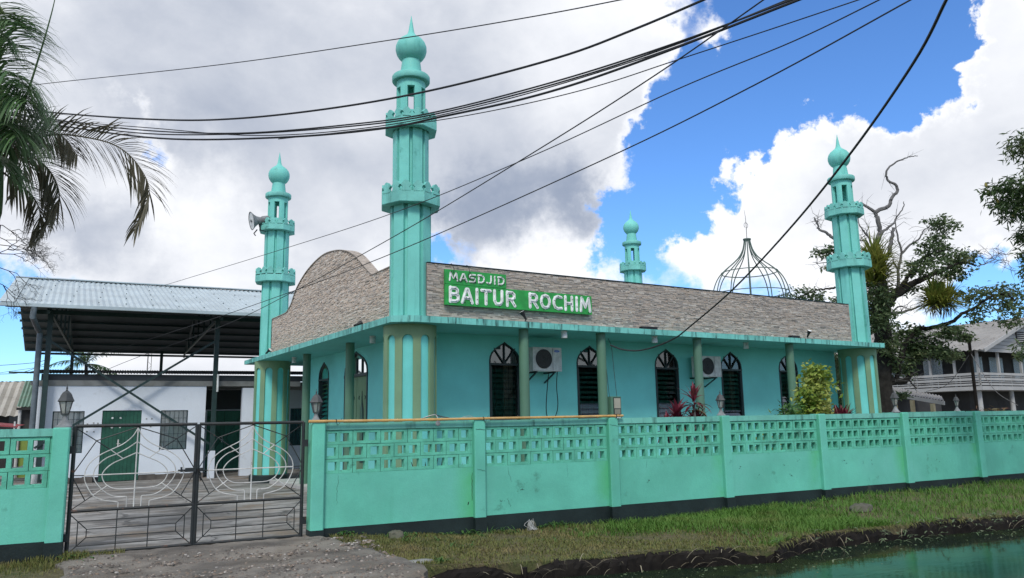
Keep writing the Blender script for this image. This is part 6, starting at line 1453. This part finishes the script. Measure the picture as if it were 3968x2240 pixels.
# ------------------------------------------------------------------ cables overhead
def cable(label, pts, r, group='overhead cables'):
    """pts: (x, y in the photograph copy, distance)"""
    P = [at(x, y, d) for x, y, d in pts]; c = P[len(P)//2]
    o = MB().tube([tuple(np.array(q)-np.array(c)) for q in spline(P, 8)], r, 6).build('cable', MT['cable'], None, True, c); tag(o, label, 'cable', group)
cable('thin topmost wire sloping across the sky above the tallest minaret finial', [(-60, 232, 18), (135, 208, 17), (560, 162, 14), (1000, 98, 11.5), (1350, 40, 10), (1600, -8, 9)], .008)
cable('thick black cable highest of the sagging bundle', [(-80, 255, 15), (130, 283, 14), (400, 301, 12.5), (600, 298, 11.6), (850, 270, 10.8), (1100, 224, 10), (1400, 146, 9), (1600, 72, 8.4), (1820, -22, 7.8)], .014)
cable('upper strand of the sagging cable bundle', [(-80, 262, 15), (100, 296, 14), (340, 326, 12.7), (600, 335, 11.6), (900, 311, 10.6), (1100, 281, 10), (1400, 204, 9), (1700, 108, 8.2), (2050, -22, 7.3)], .010)
cable('second strand of the sagging cable bundle twisted with the upper one', [(-80, 266, 15.1), (100, 299, 14.1), (340, 334, 12.8), (600, 337, 11.7), (900, 316, 10.7), (1100, 286, 10.1), (1400, 210, 9.1), (1700, 112, 8.3), (2040, -24, 7.4)], .010)
cable('lowest thick strand of the sagging cable bundle', [(-80, 285, 15), (120, 312, 14), (400, 348, 12.4), (700, 346, 11.3), (950, 325, 10.5), (1110, 294, 10), (1350, 240, 9.1), (1600, 158, 8.4), (2080, -28, 7.2)], .014)
cable('fine strand wandering inside the cable bundle', [(-80, 272, 15), (120, 300, 14), (380, 322, 12.5), (650, 341, 11.5), (950, 318, 10.5), (1250, 256, 9.5), (1600, 152, 8.5), (1900, 42, 7.7), (2060, -18, 7.3)], .007)
cable('thin wire hanging just below the cable bundle to the upper right', [(700, 350, 11.4), (900, 328, 10.7), (1100, 303, 10), (1300, 266, 9.4), (1500, 217, 8.8), (1700, 152, 8.2), (1950, 70, 7.6), (2230, -24, 7)], .006)
cable('straight thin wire crossing in front of the tallest minaret balcony', [(400, 722, 27), (720, 624, 19), (1000, 532, 14), (1340, 392, 11), (1700, 226, 9), (2000, 102, 8), (2260, -24, 7)], .007)
cable('steep thin wire crossing the tallest minaret shaft', [(180, 968, 30), (330, 905, 27), (560, 820, 22), (730, 738, 18.5), (1000, 590, 13.5), (1340, 385, 10), (1650, 188, 8.2), (1960, -28, 7)], .008)
cable('lower thin wire running past the parapet to the upper right', [(0, 938, 32), (200, 905, 29), (480, 820, 23), (730, 735, 18.5), (1000, 632, 14), (1500, 410, 10), (1900, 213, 8), (2330, -22, 6.8)], .008)
cable('heavy service cable dropping from the upper right to the mosque eave', [(2400, -40, 7), (2378, 5, 7.2), (2300, 155, 8), (2150, 372, 9.6), (2000, 560, 11.4), (1850, 722, 13.4), (1740, 818, 15), (1690, 855, 15.8), (1620, 880, 16.4), (1570, 880, 16.6), (1535, 868, 16.7)], .016)
cable('pair of thin wires low in the sky at the far left', [(-40, 922, 30), (60, 915, 29), (100, 910, 28.5), (130, 900, 28)], .01)
cable('thin wire at the far left below the hall roof', [(-40, 942, 30), (50, 938, 29), (105, 918, 28.5), (128, 905, 28)], .01)

# ------------------------------------------------------------------ canal edge
def plank(label, s0, s1, zt, h, seed, dd=0.0):
    r = random.Random(seed); n = int((s1-s0)/.06); c = FP((s0+s1)/2, bank((s0+s1)/2)+dd, zt)
    V = []; a1, a2 = r.uniform(0, 6), r.uniform(0, 6)
    for i in range(n+1):
        s = s0+(s1-s0)*i/n; d = bank(s)+dd; e = lambda a: r.uniform(-a, a); w = .035*math.sin(s*1.9+a1)+.02*math.sin(s*5.3+a2); end = min(1, i*.06/.45, (n-i)*.06/.45)
        for q, z in ((-.11+e(.02)+w*.6, zt-h), (-.10+e(.015)+w*.6, zt-.10+w*.3+e(.012)), (-.085+e(.02)+w*.4, zt-.035+w*.5-.16*(1-end)+e(.012)), (-.03+e(.02), zt+w*.5-.15*(1-end)+e(.012)), (.05+e(.03), zt+.01+w*.4-.15*(1-end)+e(.02)), (.10, zt-.06), (.10, zt-h)):
            p = FP(s, d+q, z); V.append((p[0]-c[0], p[1]-c[1], p[2]-c[2]))
    k = 7
    mb = MB().add(V, [(i*k+j, i*k+j+1, (i+1)*k+j+1, (i+1)*k+j) for i in range(n) for j in range(k-1)] + [tuple(range(k)), tuple(n*k+q for q in range(k-1, -1, -1))])
    o = mb.build('edge_timber', MT['wood'], None, False, c); tag(o, label, 'timber', 'rotting timbers along the canal edge')
plank('black rotting edge timber nearest the driveway', .75, 2.15, -.275, .5, 1); plank('long black edge timber along the dry grass', 2.1, 5.55, -.255, .5, 2); plank('black edge timber ending at the broken bank', 5.6, 9.05, -.26, .5, 4, .02); plank('black edge timber at the far right under the lush grass', 9.0, 16.5, -.255, .5, 3)
for s, l in ((2.10, 'short black stake at the joint of the first two edge timbers'), (5.75, 'short black stake in the broken bank')):
    c = FP(s, bank(s)-.12, -.92); o = MB().tube([(0, 0, 0), (.01, 0, .35), (0, .01, .62)], [.05, .05, .042], 8).build('stake', MT['wood'], None, True, c); tag(o, l, 'stake', 'stakes at the canal edge')
def rock(label, s, d, sx, sy, sz, seed, mat='stone'):
    r = random.Random(seed); c = FP(s, d, verge_z(s, d)-.02); mb = MB(); n, k = 10, 5; V = []
    for j in range(k):
        ph = math.pi/2*j/(k-1)
        for i in range(n): a = 6.283*i/n; q = math.cos(ph)**.6*r.uniform(.86, 1.08); V.append((sx*q*math.cos(a), sy*q*math.sin(a), sz*math.sin(ph)*r.uniform(.9, 1.05)))
    mb.add(V, [(j*n+i, j*n+(i+1) % n, (j+1)*n+(i+1) % n, (j+1)*n+i) for j in range(k-1) for i in range(n)] + [tuple((k-1)*n+i for i in range(n))])
    tag(mb.build('stone', MT[mat], None, True, c), label, 'stone', 'stones on the verge')
rock('mossy stone at the foot of the first wall panel', 1.05, -.22, .14, .10, .13, 1); rock('pale broken block tangled with string at the wall foot', 3.42, -.12, .10, .06, .17, 2); rock('flat grey slab lying in the lush grass', 9.8, -1.35, .30, .18, .14, 3)
rock('flat pale slab at the corner where driveway meets canal', .82, -1.72, .30, .10, .05, 4, 'bare')
c = FP(3.36, -.18, verge_z(3.36, -.18)); m = MB(); r = random.Random(6)
for _ in range(14): m.tube(spline([(r.gauss(0, .03), r.gauss(0, .02), .16+r.gauss(0, .02)), (r.gauss(0, .05), -.03, .1), (r.gauss(0, .06), -.06, .02)], 4), .003, 3)
tag(m.build('string', MT['white_bar'], None, False, c), 'frayed white string hanging on the broken block', 'string')
def build_weeds():
    r = random.Random(8); Bs, Ds, LL, WW = [], [], [], []
    for _ in range(75):   # broad pale weeds over the bank on the right
        s = min(16, max(5.6, r.choice((r.gauss(8.6, 1.2), r.gauss(11.5, 1.6), r.uniform(6, 16))))); d = bank(s)-r.uniform(-.08, .75); z = -.45+r.uniform(0, .25) if d < bank(s)-.08 else -.2
        for _ in range(3):
            a = r.uniform(0, 6.28); Bs.append(FP(s+r.gauss(0, .04), d, z)); e = r.uniform(.1, .9); Ds.append((math.cos(a), math.sin(a), e)); LL.append(r.uniform(.07, .17)); WW.append(r.uniform(.016, .035))
    V, F = ribbons(Bs, Ds, LL, WW, .7, 3); o = leaf_obj('bank_weeds', [(V, F)], MT['weed']); tag(o, 'pale creeping weeds hanging over the canal edge', None, None, 'stuff')
    Bs, Ds, LL, WW = [], [], [], []
    for _ in range(90):    # long dry stalks bent into the water
        s = r.uniform(1.5, 13); d = bank(s)-r.uniform(.0, .45); a = r.uniform(0, 6.28); Bs.append(FP(s, d, -.44+r.uniform(0, .22))); Ds.append((math.cos(a), math.sin(a), r.uniform(.2, 1.4))); LL.append(r.uniform(.2, .55)); WW.append(r.uniform(.008, .014))
    for _ in range(40):
        s = r.uniform(1.5, 14); d = r.uniform(bank(s), -.3); a = r.uniform(0, 6.28); Bs.append(FP(s, d, verge_z(s, d)+.03)); Ds.append((math.cos(a), math.sin(a), r.uniform(-.05, .5))); LL.append(r.uniform(.15, .4)); WW.append(.008)
    V, F = ribbons(Bs, Ds, LL, WW, .9, 5); o = leaf_obj('dry_stalks', [(V, F)], MT['straw']); tag(o, 'dry bent grass stalks at the water edge', None, None, 'stuff')
    Bs, Ds, LL, WW = [], [], [], []
    for _ in range(1500):   # grass hanging over the edge timbers
        s = r.uniform(.8, 18); d = bank(s)+r.uniform(-.06, .14); n_ = -1; Bs.append(FP(s, d, -.235)); a = FA - math.pi/2 + r.gauss(0, .8); Ds.append((math.cos(a), math.sin(a), r.uniform(.2, 1.3))); LL.append(r.uniform(.05, .16)*(1 if s > 5.5 else .6)); WW.append(r.uniform(.008, .014))
    V, F = ribbons(Bs, Ds, LL, WW, 1.5, 3); o = leaf_obj('edge_grass', [(V, F)], MT['grass_dry']); tag(o, 'grass hanging over the timber edge of the canal', None, None, 'stuff')
    P = []
    for _ in range(500):   # algae film and floating bits near the bank
        s = r.uniform(1.2, 16); d = bank(s)-.1-abs(r.gauss(0, .45)); P.append(FP(s, d, -.457))
    P = np.array(P); n = len(P); D = RNG.normal(size=(n, 3)); D[:, 2] = .02; V, F = leaf_geo(P, D, RNG.uniform(.01, .06, n), RNG.uniform(.008, .03, n), .05); o = leaf_obj('floating_bits', [(V, F)], MT['weed']); tag(o, 'bits of weed floating on the canal', None, None, 'stuff')
    Bs, Ds, LL, WW = [], [], [], []
    for s0, d0, n in ((2.4, -.05, 14), (3.6, -.1, 22), (3.9, -.06, 10), (1.9, -.1, 16), (1.2, -.2, 16), (5.0, -.05, 12), (8.9, -.08, 14), (-3.15, -.2, 30), (-2.95, -.35, 16), (.35, -.1, 22), (6.3, -.1, 20)):
        for _ in range(n): a = r.uniform(0, 6.28); s = s0+r.gauss(0, .1); d = d0+r.gauss(0, .04); Bs.append(FP(s, min(d, -.02), verge_z(s, d)+r.uniform(0, .05))); Ds.append((math.cos(a), math.sin(a), r.uniform(.3, 1.2))); LL.append(r.uniform(.05, .12)); WW.append(r.uniform(.02, .04))
    for _ in range(150):   # scattered weed rosettes and taller tufts
        s0 = r.uniform(.6, 17); d0 = -.06-abs(r.gauss(0, .12)) if r.random() < .45 else r.uniform(bank(s0)+.1, -.2); tall = r.random() < .4
        if s0 < .9 and d0 < -.3: continue
        for _ in range(r.randrange(6, 14)): a = r.uniform(0, 6.28); s = s0+r.gauss(0, .035); d = min(d0+r.gauss(0, .03), -.02); Bs.append(FP(s, d, verge_z(s, d)-.01)); Ds.append((math.cos(a), math.sin(a), r.uniform(.8, 2.2) if tall else r.uniform(.15, .6))); LL.append(r.uniform(.10, .2) if tall else r.uniform(.04, .09)); WW.append(.012 if tall else r.uniform(.018, .032))
    V, F = ribbons(Bs, Ds, LL, WW, .8, 3); o = leaf_obj('wall_foot_weeds', [(V, F)], MT['shrub']); tag(o, 'small leafy weeds at the foot of the wall', None, None, 'stuff')
build_weeds()
